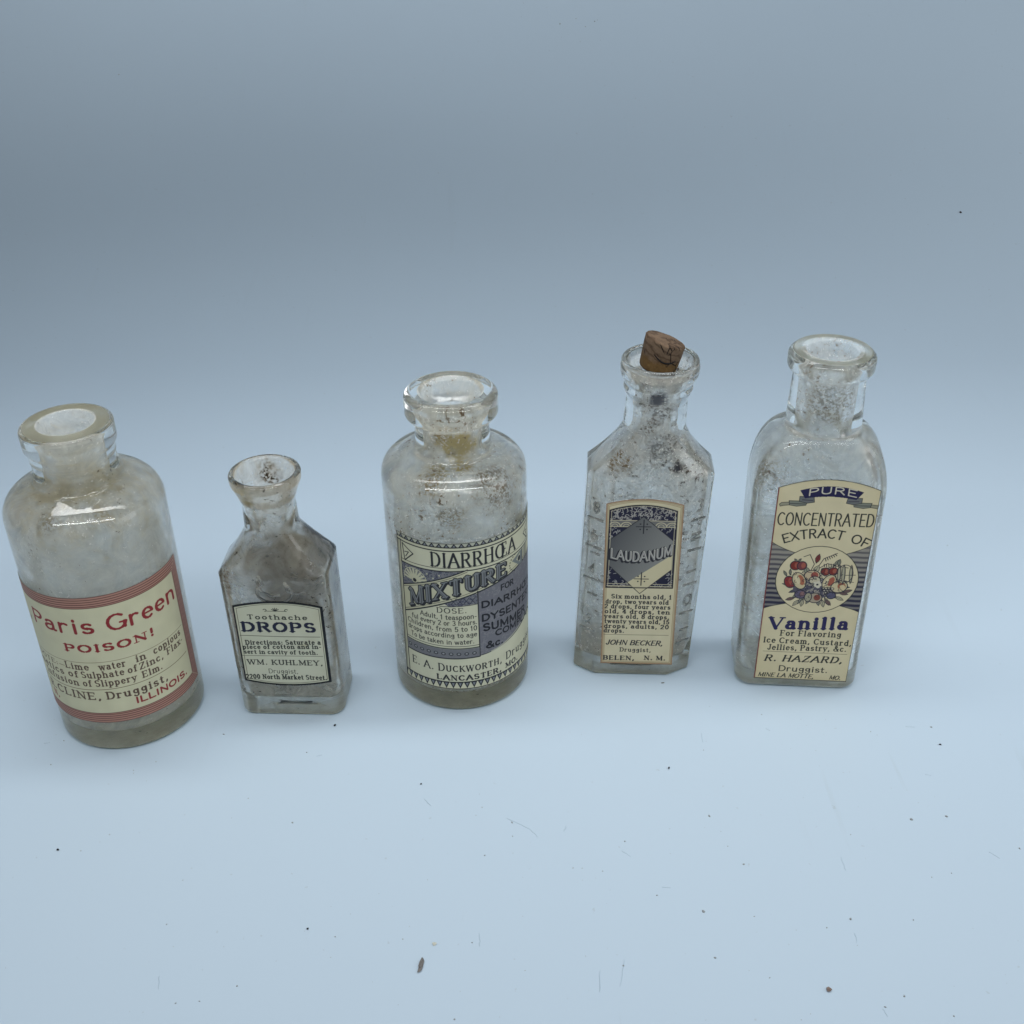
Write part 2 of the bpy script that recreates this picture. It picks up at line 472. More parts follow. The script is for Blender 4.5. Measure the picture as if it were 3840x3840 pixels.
def label_poison():
    K = R(1) * 23.1
    d = lambda a: a * K
    L = Print(d(-92), d(89.5), 12.4, 60.3, (0.84, 0.785, 0.54))
    red, dk, brown, line = (0.36, 0.028, 0.034), (0.135, 0.075, 0.055), (0.58, 0.295, 0.225), (0.13, 0.04, 0.04)
    # striped frame, mitred at the corners
    a0, a1, z0, z1 = d(-92), d(89.5), 12.4, 60.3
    fr = 3.9
    e = np.minimum(np.minimum(L.U - a0, a1 - L.U), np.minimum(L.Z - z0, z1 - L.Z))
    L.put((e < fr) * 1.0, brown)
    for q in (0.12, 0.95, 1.75, 2.55, 3.3, 3.85):
        L.put(np.clip(.5 + (0.13 - np.abs(e - q)) * 10, 0, 1), line)
    for q in (0.62, 1.38, 2.9):
        L.put(np.clip(.5 + (0.06 - np.abs(e - q)) * 10, 0, 1) * .5, (0.62, 0.40, 0.30))
    for sx, ex in ((a1, -1), (a0, 1)):
        L.line([(sx, z1), (sx + ex * fr, z1 - fr)], .18, (0.7, 0.52, 0.38)); L.line([(sx, z0), (sx + ex * fr, z0 + fr)], .18, (0.7, 0.52, 0.38))
    t = L.text
    t('Paris', d(-45.5), d(8), 47.5, 5.0, 'gothic', red)
    t('Green', d(18), d(77), 47.4, 5.3, 'gothic', red)
    L.line([(d(-53.5), 47.6), (d(-54.3), 46.2)], .8, dk)
    t('POISON!', d(-17.4), d(49.5), 40.5, 2.45, 'fat', red)
    L.line([(d(-78), 36.3), (d(78), 36.3)], .14, dk)
    t('ANTIDOTE:—', d(-77), d(-23), 33.5, 1.7, 'roman', dk)
    t('Lime', d(-21.8), d(-3), 33.5, 2.3, 'slab', dk)
    t('water', d(5), d(23.8), 33.4, 2.4, 'slab', dk)
    t('in', d(31.9), d(39), 33.6, 2.4, 'slab', dk)
    t('copious', d(46.1), d(74), 33.7, 2.4, 'slab', dk)
    t('Emetics of', d(-62), d(-13), 30.3, 2.3, 'slab', dk)
    t('Sulphate', d(-10), d(21.3), 30.4, 2.3, 'slab', dk)
    t('of', d(24.4), d(31), 30.4, 2.3, 'slab', dk)
    t('Zinc,', d(33.2), d(52.6), 30.4, 2.3, 'slab', dk)
    t('Flax-', d(57), d(75), 30.6, 2.3, 'slab', dk)
    t('Infusion', d(-49.5), d(-14.5), 27.0, 2.3, 'slab', dk)
    t('of', d(-10.5), d(-4), 27.1, 2.3, 'slab', dk)
    t('Slippery', d(-1), d(29), 27.1, 2.3, 'slab', dk)
    t('Elm.', d(34), d(50), 27.0, 2.3, 'slab', dk)
    L.line([(d(-80), 25.5), (d(77), 25.9)], .2, dk)
    t('WM. R.', d(-73), d(-41.5), 21.7, 2.6, 'slab', dk)
    t('CLINE,', d(-38.8), d(0.4), 21.8, 2.7, 'slab', dk)
    t('Druggist,', d(5.2), d(52.5), 21.9, 2.7, 'slab', dk)
    t('N,', d(-48), d(-41), 18.4, 2.1, 'fat', red)
    t('ILLINOIS.', d(25.1), d(72.5), 18.4, 2.1, 'bold', red)
    return L.mesh('paper_label', lambda u, z: (0.02318 * np.sin(u / 23.1), -0.02318 * np.cos(u / 23.1), z / 1000), (.65, .675, .67))

def label_mixture():
    K = R(1) * 22.6
    d = lambda a: a * K
    L = Print(d(-51), d(98), 9.8, 66.5, (0.80, 0.76, 0.56))
    ink, grey, pale = (0.022, 0.022, 0.03), (0.215, 0.205, 0.235), (0.74, 0.69, 0.48)
    A0, A1 = d(-51), d(98)
    # saw-tooth borders
    for base, tip, z0, z1 in ((65.0, 66.5, 65.0, 66.5), (12.6, 10.1, 9.8, 12.8)):
        m = (L.Z > z0) & (L.Z < z1)
        if base > 50: L.put(m * 1.0, (0.60, 0.58, 0.46))
        n = 26
        for i in range(n + 1):
            x = A0 + (A1 - A0) * i / n
            w = (A1 - A0) / n * .46
            L.poly([(x - w, base), (x + w, base), (x, tip)], ink)
            L.poly([(x - w * .45, base + (tip - base) * .1), (x + w * .45, base + (tip - base) * .1), (x, base + (tip - base) * .62)], (0.26, 0.27, 0.30))
    L.line([(A0, 66.4), (A1, 66.4)], .22, ink)
    L.line([(A0, 65.0), (A1, 65.0)], .40, ink); L.line([(A0, 63.8), (A1, 63.8)], .42, ink)
    L.line([(A0, 12.75), (A1, 12.75)], .40, ink); L.line([(A0, 9.95), (A1, 9.95)], .34, ink)
    L.line([(d(-50.4), 66.3), (d(-50.4), 9.8)], .42, ink)
    L.line([(d(-48.9), 64), (d(-48.9), 12.8)], .20, ink); L.line([(d(-46.6), 64), (d(-46.6), 12.8)], .42, ink)
    # corner pennants
    for s, c in ((1, -44.5), (-1, 79.5)):
        f = lambda a: d(c + s * a)
        L.line([(f(0), 63.1), (f(11), 60.6), (f(2), 57.0), (f(0), 63.1)], .40, ink)
        L.line([(f(2.4), 60.2), (f(6.5), 60.6), (f(3.2), 58.6)], .32, ink)
    L.text('DIARRHŒA', d(-17.8), d(54.5), 58.0, 4.9, 'roman', ink)
    ban = [(d(a), 55.9 + .55 * math.sin(R((a + 48) / 130 * 180))) for a in range(-47, 99, 5)]
    # patterned wedge under the banner
    bt = lambda a: 47.3 + 9.4 * ((a + 46) / 56) ** 0.92
    wedge = [(d(-46.6), 55.8)] + [(d(a), 56.2) for a in range(-40, 11, 5)] + [(d(10), 56.2)] + [(d(a), bt(a) - .05) for a in range(8, -47, -3)]
    m = L.poly(wedge, (0.10, 0.10, 0.15))
    hatch(L, m, (0.26, 0.255, 0.27), 260, seed=3, w=.22, size=1.6)
    for i, a in enumerate(range(-42, 6, 5)):
        L.ell(d(a), 54.6 - (i % 2) * 1.3, .28, .28, pale, .9) if L.inside(wedge)[int((54.6 - (i % 2) * 1.3 - 9.8) * 10), int((d(a) - A0) * 10)] else None
    L.line(ban, .42, ink); L.line([(x, z + 1.15) for x, z in ban], .22, ink)
    # half-rosette
    fx, fz = d(-33.6), 50.9
    for q in range(0, 200, 20):
        a = R(q - 5)
        L.segs([(fx + 1.6 * math.cos(a), fz + 1.6 * math.sin(a), fx + 3.9 * math.cos(a), fz + 3.9 * math.sin(a), .72)], pale)
    L.ring(fx, fz, 4.4, 4.4, .25, pale, 0, 190); L.ell(fx, fz + .3, 1.25, 1.25, pale); L.ell(fx, fz, .7, .7, ink)
    # the big slanting word on its band
    top = [(d(a), bt(a)) for a in range(-46, 11, 4)]
    bot = [(d(a), 37.4 + 12.6 * (a + 45) / 90 + 1.9 * 4 * ((a + 45) / 90) * (1 - (a + 45) / 90)) for a in range(-46, 47, 4)] + [(d(60), 50.9), (d(98), 51.4)]
    band = top + [(d(10), 55.7), (d(98), 55.2)] + bot[::-1]
    L.poly(band, pale)
    # panel right
    panel = [(d(18), 48.0)] + [p for p in bot if p[0] > d(18)] + [(d(98), 33)] + [(d(a), 22.9 + 9.5 * ((a - 18) / 80) ** 1.5) for a in range(98, 17, -4)]
    m = L.poly(panel, grey)
    hatch(L, m, (0.32, 0.31, 0.325), 420, seed=5, w=.2, size=1.6, alpha=.8)
    L.line(panel, .28, ink)
    curl = [(d(a), 23.4 + 10.5 * ((a - 28) / 70) ** 1.3) for a in range(28, 99, 5)]
    L.line(curl, .5, (0.52, 0.49, 0.40))
    L.line(top, .42, ink); L.line([(x, z - .75) for x, z in top], .18, ink)
    L.line(bot, .50, ink); L.line([(x, z + .9) for x, z in bot], .18, ink)
    args = ('MIXTURE', d(-39.5), d(43))
    kw = dict(yb1=50.9, h1=4.5, bow=2.3)
    L.text(*args, 40.7, 5.9, 'fat', ink, shift=(.38, -.30), grow=.35, **kw)
    L.text(*args, 40.7, 5.9, 'fat', ink, grow=.30, **kw)
    L.text(*args, 40.7, 5.9, 'fat', (0.25, 0.255, 0.265), grow=-.34, **kw)
    L.text(*args, 40.7, 5.9, 'fat', (0.09, 0.09, 0.10), grow=-1.25, shift=(.1, -.4), **kw)
    # peacock eye
    ex, ez = d(58), 53.0
    L.poly([(d(50.5), 54.2), (d(60), 55.6), (d(65.5), 55.6), (d(65.5), 50.7), (d(60), 50.9)], (0.24, 0.27, 0.27))
    L.poly([(d(56), 53.6), (d(62), 55.2), (d(62), 51.6)], (0.70, 0.66, 0.48)); L.ell(d(60.5), 53.3, .8, .95, ink)
    for q in range(110, 262, 17):
        L.ell(ex + 4.0 * math.cos(R(q)), ez + 3.2 * math.sin(R(q)), .26, .26, ink)
    for a in (66, 69, 71.5, 74):
        L.line([(d(a), 50.9), (d(a), 55.9)], .45, ink if a != 69 else grey)
    # patterned wedge under the band
    wedge2 = [(d(17), 47.2)] + [(d(a), 37.2 + 12.6 * (a + 45) / 90 + 1.9 * 4 * ((a + 45) / 90) * (1 - (a + 45) / 90)) for a in range(15, -13, -4)] + [(d(-6), 43.2), (d(17), 43.6)]
    m = L.poly(wedge2, (0.11, 0.11, 0.16))
    hatch(L, m, (0.26, 0.255, 0.27), 70, seed=6, w=.2, size=1.6)
    for a in (-4, 1, 6, 11):
        L.line([(d(a), 43.8), (d(a + 4.5), 46.2)], .22, (0.05, 0.05, 0.08)); L.line([(d(a), 46.2), (d(a + 4.5), 43.8)], .22, (0.05, 0.05, 0.08))
    L.line([(d(-13), 43.0), (d(17.4), 43.4)], .26, ink)
    L.line([(d(17.6), 48.2), (d(17.8), 22.6)], .40, ink)
    t = L.text
    t('DOSE.', d(-15.4), d(8.2), 40.6, 1.85, 'roman', ink)
    for s, a, b, z in (('Adult, 1 teaspoon-', -30.3, 16, 38.1), ('ful every 2 or 3 hours.', -39, 16.2, 35.8), ('Children, from 5 to 10', -44, 16, 33.4),
                       ('drops according to age', -44, 15.8, 31.0), ('To be taken in water.', -41.3, 13.4, 28.3)):
        t(s, d(a), d(b), z, 1.75, 'sans', ink)
    L.line([(d(-46.6), 27.4), (d(17.6), 27.4)], .22, ink); L.line([(d(-46.6), 26.5), (d(17.6), 26.5)], .40, ink)
    m = L.poly([(d(-46.6), 26.3), (d(17.6), 26.3), (d(17.6), 22.4), (d(-46.6), 22.4)], (0.225, 0.22, 0.24))
    hatch(L, m, (0.26, 0.255, 0.26), 90, seed=8, w=.2)
    for i in range(10):
        L.ring(d(-43.5 + i * 6.3), 24.3, .62, .52, .24, ink)
        L.ell(d(-43.5 + i * 6.3), 24.4, .3, .25, (0.42, 0.41, 0.42))
    L.line([(d(-46.6), 22.2), (d(17.8), 22.6)], .45, ink)
    for s, a, b, z, z1_, h in (('FOR', 38, 52, 45.7, 45.5, 2.0), ('DIARRHŒA', 20.3, 84, 41.6, 39.4, 2.2), ('DYSENTERY', 20.3, 86, 36.3, 34.9, 2.4), ('SUMMER', 21.2, 70.5, 32.4, 30.2, 2.6),
                               ('COMPLAINT', 32, 92, 29.0, 26.6, 2.1), ('&c.', 23.5, 39, 25.1, 24.9, 2.4)):
        t(s, d(a), d(b), z, h, 'bold', (0.010, 0.010, 0.016), yb1=z1_)
    t('E. A. DUCKWORTH,', d(-41.8), d(37.3), 17.0, 2.9, 'roman', ink, small=(range(7, 15), 'UCKWORTH'), bow=.2)
    t('Druggist,', d(42.2), d(86), 17.3, 2.9, 'roman', ink)
    t('LANCASTER,', d(-18.4), d(36.5), 13.6, 1.9, 'fat', ink)
    t('MO.', d(41.4), d(56), 13.9, 1.8, 'fat', ink)
    return L.mesh('paper_label', lambda u, z: (0.02268 * np.sin(u / 22.6), -0.02268 * np.cos(u / 22.6), z / 1000), (.665, .70, .70))

def flat_place(hy):
    return lambda u, z: (u / 1000, np.full(u.shape, -hy - 0.00012), z / 1000)

def label_drops(sx, hy):
    W, H, zt = 28.13, 30.1, 45.02
    u = lambda q: (q - .5) * W + sx
    z = lambda q: zt - q * H
    L = Print(u(0), u(1), z(1.07), z(-.065), (0.775, 0.745, 0.59))
    top = arc_top(u(0), u(1), z(0), 1.85); bot = arc_top(u(0), u(1), z(1), -1.9)
    L.mask = L.inside(top + bot[::-1])
    ink, navy = (0.03, 0.033, 0.03), (0.012, 0.014, 0.05)
    L.line(top, 1.7, (.008,.008,.012)); L.line(bot, 1.5, (.008,.008,.012)); L.line([bot[-1], top[-1]], 1.9, (.008,.008,.012)); L.line([bot[0], top[0]], 1.0, (.008,.008,.012))
    q = 1.35
    it = arc_top(u(0) + q * .8, u(1) - q, z(0) - 1.15, 1.8); ib = arc_top(u(0) + q * .8, u(1) - q, z(1) + 1.05, -1.8)
    L.line(it, .16, ink); L.line(ib, .16, ink); L.line([ib[-1], it[-1]], .16, ink); L.line([ib[0], it[0]], .16, ink)
    # little scroll
    cx, cz = u(.468), z(.068)
    L.line([(u(.36), cz), (u(.58), cz)], .2, ink)
    L.ring(u(.352), z(.057), .5, .4, .25, ink, -90, 150); L.ring(u(.592), z(.057), .5, .4, .25, ink, 30, 270)
    for a in (35, 62, 90, 118, 145):
        L.line([(cx, cz), (cx + 1.3 * math.cos(R(a)), cz + 1.2 * math.sin(R(a)))], .28, ink)
    t = L.text
    t('Toothache', u(.148), u(.81), z(.172), 1.6, 'slab', ink)
    t('DROPS', u(.072), u(.882), z(.328), 3.25, 'fat', navy)
    L.line([(u(.03), z(.388)), (u(.5), z(.398)), (u(.93), z(.395))], .2, ink)
    t('Directions: Saturate a', u(.08), u(.925), z(.508), 1.65, 'type_', ink, yb1=z(.492))
    t('piece of cotton and in-', u(.042), u(.925), z(.566), 1.55, 'type_', ink, yb1=z(.548))
    t('sert in cavity of tooth.', u(.045), u(.878), z(.629), 1.5, 'type_', ink)
    L.line([(u(.013), z(.658)), (u(.934), z(.652))], .16, ink)
    t('WM. KUHLMEY,', u(.066), u(.918), z(.774), 1.85, 'slab', ink)
    t('Druggist,', u(.289), u(.626), z(.892), 1.75, 'light', ink)
    t('2200 North Market Street.', u(.02), u(.945), z(.971), 1.75, 'type_', ink)
    return L.mesh('paper_label', flat_place(hy), (.65, .69, .67))

def label_laudanum(sx, hy):
    W, H, zt = 24.15, 63.6, 69.0
    u = lambda q: (q - .5) * W + sx
    z = lambda q: zt - q * H
    L = Print(u(0), u(1), z(1.0), z(-.032), (0.77, 0.70, 0.49))
    top = arc_top(u(0), u(1), z(0), 1.9)
    L.mask = L.inside(top + [(u(1), z(1)), (u(0), z(1))])
    ink, navy, tan, slate = (0.025, 0.025, 0.035), (0.014, 0.014, 0.045), (0.40, 0.24, 0.13), (0.20, 0.21, 0.235)
    for q, w, c in ((.18, .5, tan), (.62, .16, (0.30, 0.18, 0.10)), (1.0, .16, (0.34, 0.22, 0.12))):
        it = arc_top(u(0) + q, u(1) - q, z(0) - q, 1.85)
        L.line(it + [(u(1) - q, z(1) + q), (u(0) + q, z(1) + q), it[0]], w, c)
    bt = arc_top(u(.05), u(.915), z(.038), 2.0)
    box = bt + [(u(.925), z(.5)), (u(.036), z(.503))]
    m = L.poly(box, navy)
    cream = (0.66, 0.60, 0.43)
    inb = L.inside(box)
    hatch(L, inb & (L.Z > z(.094)), (0.50, 0.48, 0.45), 130, seed=21, w=.2, size=1.5)
    L.line([(u(.05), z(.096)), (u(.915), z(.096))], .25, cream)
    L.poly([(u(.05), z(.099)), (u(.915), z(.099)), (u(.915), z(.131)), (u(.05), z(.131))], (0.19, 0.19, 0.19))
    for q in (.12, .27, .72, .86):
        L.ring(u(q), z(.130), 1.7, 1.5, .3, cream, 0, 180); L.ring(u(q), z(.130), .9, .8, .2, cream, 0, 180)
    L.line([(u(.05), z(.132)), (u(.915), z(.132))], .25, cream)
    hatch(L, inb & (L.Z < z(.135)) & (L.Z > z(.25)), (0.46, 0.45, 0.44), 90, seed=22, w=.18, size=1.4)
    hatch(L, inb & (L.Z < z(.36)), (0.46, 0.45, 0.44), 110, seed=23, w=.18, size=1.4)
    L.line([(u(.05), z(.478)), (u(.92), z(.478))], .22, cream); L.line([(u(.05), z(.492)), (u(.92), z(.492))], .3, cream)
    dia = [(u(.488), z(.072)), (u(.895), z(.212)), (u(.897), z(.385)), (u(.49), z(.538)), (u(.05), z(.362)), (u(.05), z(.215))]
    dm = L.poly(dia, slate)
    # engraved shading lines: dark at the upper left, lighter to the lower right
    shade = np.clip(((L.U - u(.0)) * .7 + (z(.2) - L.Z) * .35) / 22 + .12, 0, 1)
    stripe = .5 + .5 * np.sin((L.Z - L.U * .62) * 13.0)
    L.px[dm] = (np.array((0.045, 0.048, 0.065)) + (np.array((0.40, 0.405, 0.385)) - np.array((0.045, 0.048, 0.065))) * (shade * (.7 + .3 * stripe))[dm][:, None])
    L.poly([(u(.30), z(.475)), (u(.90), z(.292)), (u(.897), z(.385)), (u(.49), z(.538))], (0.735, 0.66, 0.44), extra=dm)
    L.line(dia + dia[:1], .26, ink)
    L.line(box + box[:1], .42, ink)
    bi = [(x + (.55 if x < u(.5) else -.55), y - .35) for x, y in bt]
    L.line(bi + [(u(.90), z(.493)), (u(.058), z(.495)), bi[0]], .16, cream)
    for (sx_, sz_) in ((.495, .131), (.502, .446)):
        X, Z_ = u(sx_), z(sz_)
        for a, r_, w in ((0, 2.3, .3), (90, 2.5, .36), (180, 2.3, .3), (270, 2.5, .36)):
            L.line([(X + .4 * math.cos(R(a)), Z_ + .4 * math.sin(R(a))), (X + r_ * math.cos(R(a)), Z_ + r_ * math.sin(R(a)))], w, ink)
        for a in (45, 135, 225, 315):
            L.ell(X + 1.5 * math.cos(R(a)), Z_ + 1.4 * math.sin(R(a)), .27, .27, ink)
        L.ell(X, Z_, .3, .3, ink)
    args = ('LAUDANUM', u(.078), u(.882), z(.320), 3.5)
    kw = dict(yb1=z(.294), h1=3.7, bow=-2.0)
    L.text(*args, 'sans', ink, grow=.55, shift=(-.28, -.28), **kw)
    L.text(*args, 'sans', ink, grow=.5, **kw)
    L.text(*args, 'sans', (0.62, 0.60, 0.55), grow=.02, shift=(.12, .12), **kw)
    L.text(*args, 'sans', (0.30, 0.30, 0.32), grow=-.32, shift=(.05, .0), **kw)
    t = L.text
    for s, a, b, q in (('Six months old, 1', .116, .92, .570), ('drop, two years old', .041, .885, .603), ('2 drops, four years', .032, .915, .634), ('old, 4 drops, ten', .036, .912, .666),
                       ('years old, 8 drops,', .033, .91, .698), ('twenty years old, 15', .037, .915, .730), ('drops, adults, 20', .034, .913, .762), ('drops.', .031, .306, .792)):
        t(s, u(a), u(b), z(q), 1.55, 'type_', ink)
    L.line([(u(.032), z(.807)), (u(.92), z(.804))], .14, ink)
    t('JOHN BECKER,', u(.067), u(.845), z(.873), 1.9, 'ital', ink)
    t('Druggist,', u(.264), u(.69), z(.918), 1.6, 'slab', ink)
    t('BELEN,', u(.038), u(.465), z(.975), 1.65, 'fat', ink)
    t('N. M.', u(.609), u(.898), z(.971), 1.65, 'fat', ink)
    return L.mesh('paper_label', flat_place(hy), (.745, .745, .715))

def label_vanilla(sx, hy):
    W, H, zt = 30.39, 74.31, 78.42
    u = lambda q: (q - .5) * W + sx
    z = lambda q: zt - q * H
    paper = (0.76, 0.68, 0.47)
    L = Print(u(0), u(1), z(1.0), z(-.047), paper)
    top = arc_top(u(0), u(1), z(0), 3.3)
    L.mask = L.inside(top + [(u(1), z(1)), (u(0), z(1))])
    ink, navy, redb = (0.03, 0.032, 0.03), (0.016, 0.014, 0.075), (0.20, 0.04, 0.035)
    t = L.text
    # striped side fields and the round picture
    cx, cz, rx, rz = u(.512), z(.450), 12.75, 12.75
    dd = np.hypot((L.U - cx) / rx, (L.Z - cz) / rz)
    upper = z(.262) - 5.2 * np.sin(np.clip((L.U - u(0)) / W, 0, 1) * math.pi) ** .8
    lower = z(.612) + 3.4 * np.sin(np.clip((L.U - u(0)) / W, 0, 1) * math.pi) ** .8
    fld = (L.Z < upper) & (L.Z > lower) & (dd > 1)
    band = .5 + .5 * np.sin(L.Z * 3.4 + .15 * np.sin(L.U * 1.3))
    fine = .5 + .5 * np.sin(L.Z * 15)
    dark = np.clip(.15 + .95 * band ** 1.2 - .15 * fine + .35 * (cz - L.Z) / 12, 0, 1)
    tone = np.array((0.34, 0.32, 0.29)) + (np.array((0.025, 0.024, 0.06)) - np.array((0.34, 0.32, 0.29))) * dark[..., None]
    L.px[fld] = tone[fld]
    for arr in (upper, lower):
        L.put(np.clip(.5 + (.12 - np.abs(L.Z - arr)) * 10, 0, 1) * (dd > 1), ink)
    L.ring(cx, cz, rx, rz, .26, ink)
    # banner
    def arcp(x0, x1, zz, rise, n=14): return [(u(x0) + (u(x1) - u(x0)) * i / n, z(zz) + rise * 4 * (i / n) * (1 - i / n)) for i in range(n + 1)]
    ban = arcp(.215, .835, .012, 1.75) + arcp(.272, .772, .049, .85)[::-1]
    for side in (1, -1):
        f = lambda q: u(.525 + side * (q - .525))
        g1 = [(f(.22), z(.040)), (f(.36), z(.042)), (f(.37), z(.066)), (f(.30), z(.072)), (f(.22), z(.064))]
        g2 = [(f(.12), z(.062)), (f(.30), z(.062)), (f(.29), z(.082)), (f(.20), z(.088)), (f(.13), z(.083))]
        g3 = [(f(.03), z(.080)), (f(.05), z(.072)), (f(.14), z(.068)), (f(.14), z(.082)), (f(.07), z(.086)), (f(.04), z(.090))]
        for g, c in ((g3, (0.34, 0.33, 0.25)), (g2, (0.24, 0.26, 0.22)), (g1, (0.17, 0.18, 0.19))):
            L.poly(g, c); L.line(g + g[:1], .2, ink)
        L.line([(f(.13), z(.075)), (f(.28), z(.076))], .3, (0.08, 0.08, 0.09)); L.line([(f(.25), z(.056)), (f(.35), z(.058))], .3, (0.06, 0.06, 0.09))
    L.poly(ban, navy)
    t('PURE', u(.30), u(.768), z(.036), 2.3, 'light', (0.72, 0.68, 0.58), bow=.95)
    t('CONCENTRATED', u(.034), u(.978), z(.180), 4.4, 'light', ink, yb1=z(.174))
    def arcfn(x0, x1):
        def fn(tt, gy, gx):
            x = u(x0) + (u(x1) - u(x0)) * tt
            s = (x - cx) / (W * .5)
            zz = z(.236) - 4.1 * s * s
            nx, nz = 8.2 * s / (W * .5), 1.0
            ln = math.hypot(nx, nz)
            return x + gy * nx / ln * .85, zz + gy * nz / ln
        return fn
    t('EXTRACT', u(.125), u(.715), 0, 3.1, 'sans', ink, fn=arcfn(.125, .705))
    t('OF', u(.78), u(.94), 0, 3.1, 'sans', ink, fn=arcfn(.785, .955))
    # bunch of fruit, flowers and leaves
    g = np.random.default_rng(4)
    P_ = lambda x, y: (cx + x, cz + y)
    ol, redf, cr = (0.03, 0.028, 0.045), (0.22, 0.03, 0.02), (0.66, 0.57, 0.37)
    def leaf(x, y, a, ln, w=.8, c=(0.30, 0.31, 0.24)):
        p = [P_(x + ln * q * math.cos(R(a)) - w * s_ * math.sin(math.pi * q) * math.sin(R(a)), y + ln * q * math.sin(R(a)) + w * s_ * math.sin(math.pi * q) * math.cos(R(a)))
             for s_, qs in ((1, (0, .25, .5, .75, 1)), (-1, (.75, .5, .25))) for q in qs]
        L.poly(p, c); L.line(p + p[:1], .2, ol)
        L.line([P_(x, y), P_(x + ln * .8 * math.cos(R(a)), y + ln * .8 * math.sin(R(a)))], .14, ol)
    def fruit(x, y, rx_, ry_, base, blush=None, rot=0):
        L.ell(*P_(x, y), rx_ + .26, ry_ + .26, ol, rot=rot); L.ell(*P_(x, y), rx_ - .05, ry_ - .05, base, rot=rot)
        if blush: L.ell(*P_(x + rx_ * .3, y + ry_ * .1), rx_ * .5, ry_ * .65, blush, .9, rot=rot)
    for a in range(0, 360, 20):
        rr = g.uniform(5.2, 7.0)
        if not 20 < a < 165: leaf(rr * math.cos(R(a)) * .95, rr * math.sin(R(a)) * .72 - 2.4, a + g.uniform(-25, 25), g.uniform(2.4, 4.0), .6, ((0.66, 0.58, 0.38), (0.28, 0.29, 0.24), (0.10, 0.10, 0.13))[int(g.integers(0, 3))])
    L.ell(*P_(-.4, -3.2), 6.6, 4.1, (0.10, 0.095, 0.14)); m = np.hypot((L.U - cx + .4) / 6.5, (L.Z - cz + 3.2) / 4.0) < 1
    hatch(L, m, (0.42, 0.38, 0.32), 60, seed=31, w=.25, size=1.5)
    for pts in ([(-3, 1), (-1.5, 6), (-3.2, 9.5), (-5, 8.6)], [(-1.2, 2), (-.2, 5), (1.2, 8.2), (5, 10.3)], [(-.4, 4), (2.5, 6.4), (5.2, 5.6)], [(2.5, 4.5), (5, 5.6), (9, 5.0)]):
        L.line([P_(*p) for p in pts], .26, ol)
    for i in range(6):
        L.line([P_(1.6 + i * .55, 8.2 + i * .38), P_(1.9 + i * .6, 7.3 + i * .42)], .3, ol); L.line([P_(1.5 + i * .7, 6.1 + .05 * i), P_(1.7 + i * .7, 5.1)], .28, ol)
    leaf(-1.0, 6.3, 80, 3.6, .75, redf)
    leaf(-3.0, 2.0, 110, 3.0, .9); leaf(-1.2, 2.4, 70, 3.4, .9, (0.5, 0.47, 0.34)); leaf(-9.4, 1.0, 120, 2.4, .4); leaf(-8.4, 1.4, 95, 2.4, .4); leaf(4.6, 5.6, 60, 2.8, .5); leaf(5.9, 5.6, 85, 2.6, .5)
    fruit(-7.2, 5.2, 1.5, 1.6, redf, (0.40, 0.10, 0.07)); fruit(-5.2, 5.2, 1.35, 1.5, (0.2, 0.05, 0.06), (0.42, 0.12, 0.08))
    leaf(-6.5, 6.6, 60, 1.5, .35); leaf(-6.8, 6.6, 130, 1.5, .35)
    fruit(-8.3, -1.2, 1.5, 2.2, (0.27, 0.03, 0.03), (0.4, 0.10, 0.07), 20)
    fruit(-5.4, -.6, 1.9, 3.2, cr, (0.40, 0.10, 0.05), 22); L.ell(*P_(-5.9, -.2), .7, 1.7, (0.76, 0.68, 0.46), .9, 22)
    fruit(-1.6, 1.6, 2.3, 1.9, (0.62, 0.50, 0.34), (0.36, 0.05, 0.04)); fruit(-.6, -.2, 1.7, 1.4, (0.62, 0.56, 0.42))
    for a in range(0, 360, 72):
        L.ell(*P_(.4 + .95 * math.cos(R(a)), -1.8 + .85 * math.sin(R(a))), .62, .55, (0.72, 0.68, 0.56))
    L.ell(*P_(.4, -1.8), .35, .35, ol)
    fruit(2.3, 3.3, 1.35, 1.3, redf, (0.42, 0.12, 0.08)); fruit(4.7, 3.5, 1.35, 1.3, redf, (0.42, 0.12, 0.08))
    fruit(3.9, -.7, 1.9, 2.8, cr, (0.40, 0.07, 0.04), -18); L.ell(*P_(3.0, -.9), .7, 1.5, (0.76, 0.68, 0.46), .9, -18)
    fruit(7.2, -2.3, 2.5, 2.1, cr, (0.38, 0.09, 0.045), 25); L.ell(*P_(8.2, -2.6), .9, 1.1, (0.74, 0.64, 0.40), .9)
    for x in (6.6, 7.9, 10.2):
        L.ell(*P_(x, 2.6), .62, 3.6, ol, rot=4); L.ell(*P_(x - .05, 2.6), .34, 3.0, (0.45, 0.43, 0.32), rot=4)
    L.ring(*P_(8.2, 2.6), 2.6, 3.5, .25, ol); L.line([P_(8.6, 2.2), P_(11.6, 2.4)], .22, ol); L.line([P_(8.6, 0), P_(11.4, -.4)], .22, ol)
    for r_ in range(4):
        for q in range(4 - r_):
            L.ring(*P_(2.4 + q * .95 + r_ * .5, -3.2 - r_ * .85), .48, .44, .22, ol); L.ell(*P_(2.35 + q * .95 + r_ * .5, -3.1 - r_ * .85), .26, .24, (0.6, 0.56, 0.46))
    fruit(-4.4, -5.8, 1.7, 1.5, (0.13, 0.11, 0.19), (0.3, 0.16, 0.16)); fruit(.3, -7.0, 2.1, 1.8, (0.42, 0.36, 0.28), redf); fruit(-1.9, -6.8, 1.0, 1.6, (0.40, 0.38, 0.28)); fruit(5.2, -5.8, 1.3, 1.2, (0.10, 0.10, 0.18))
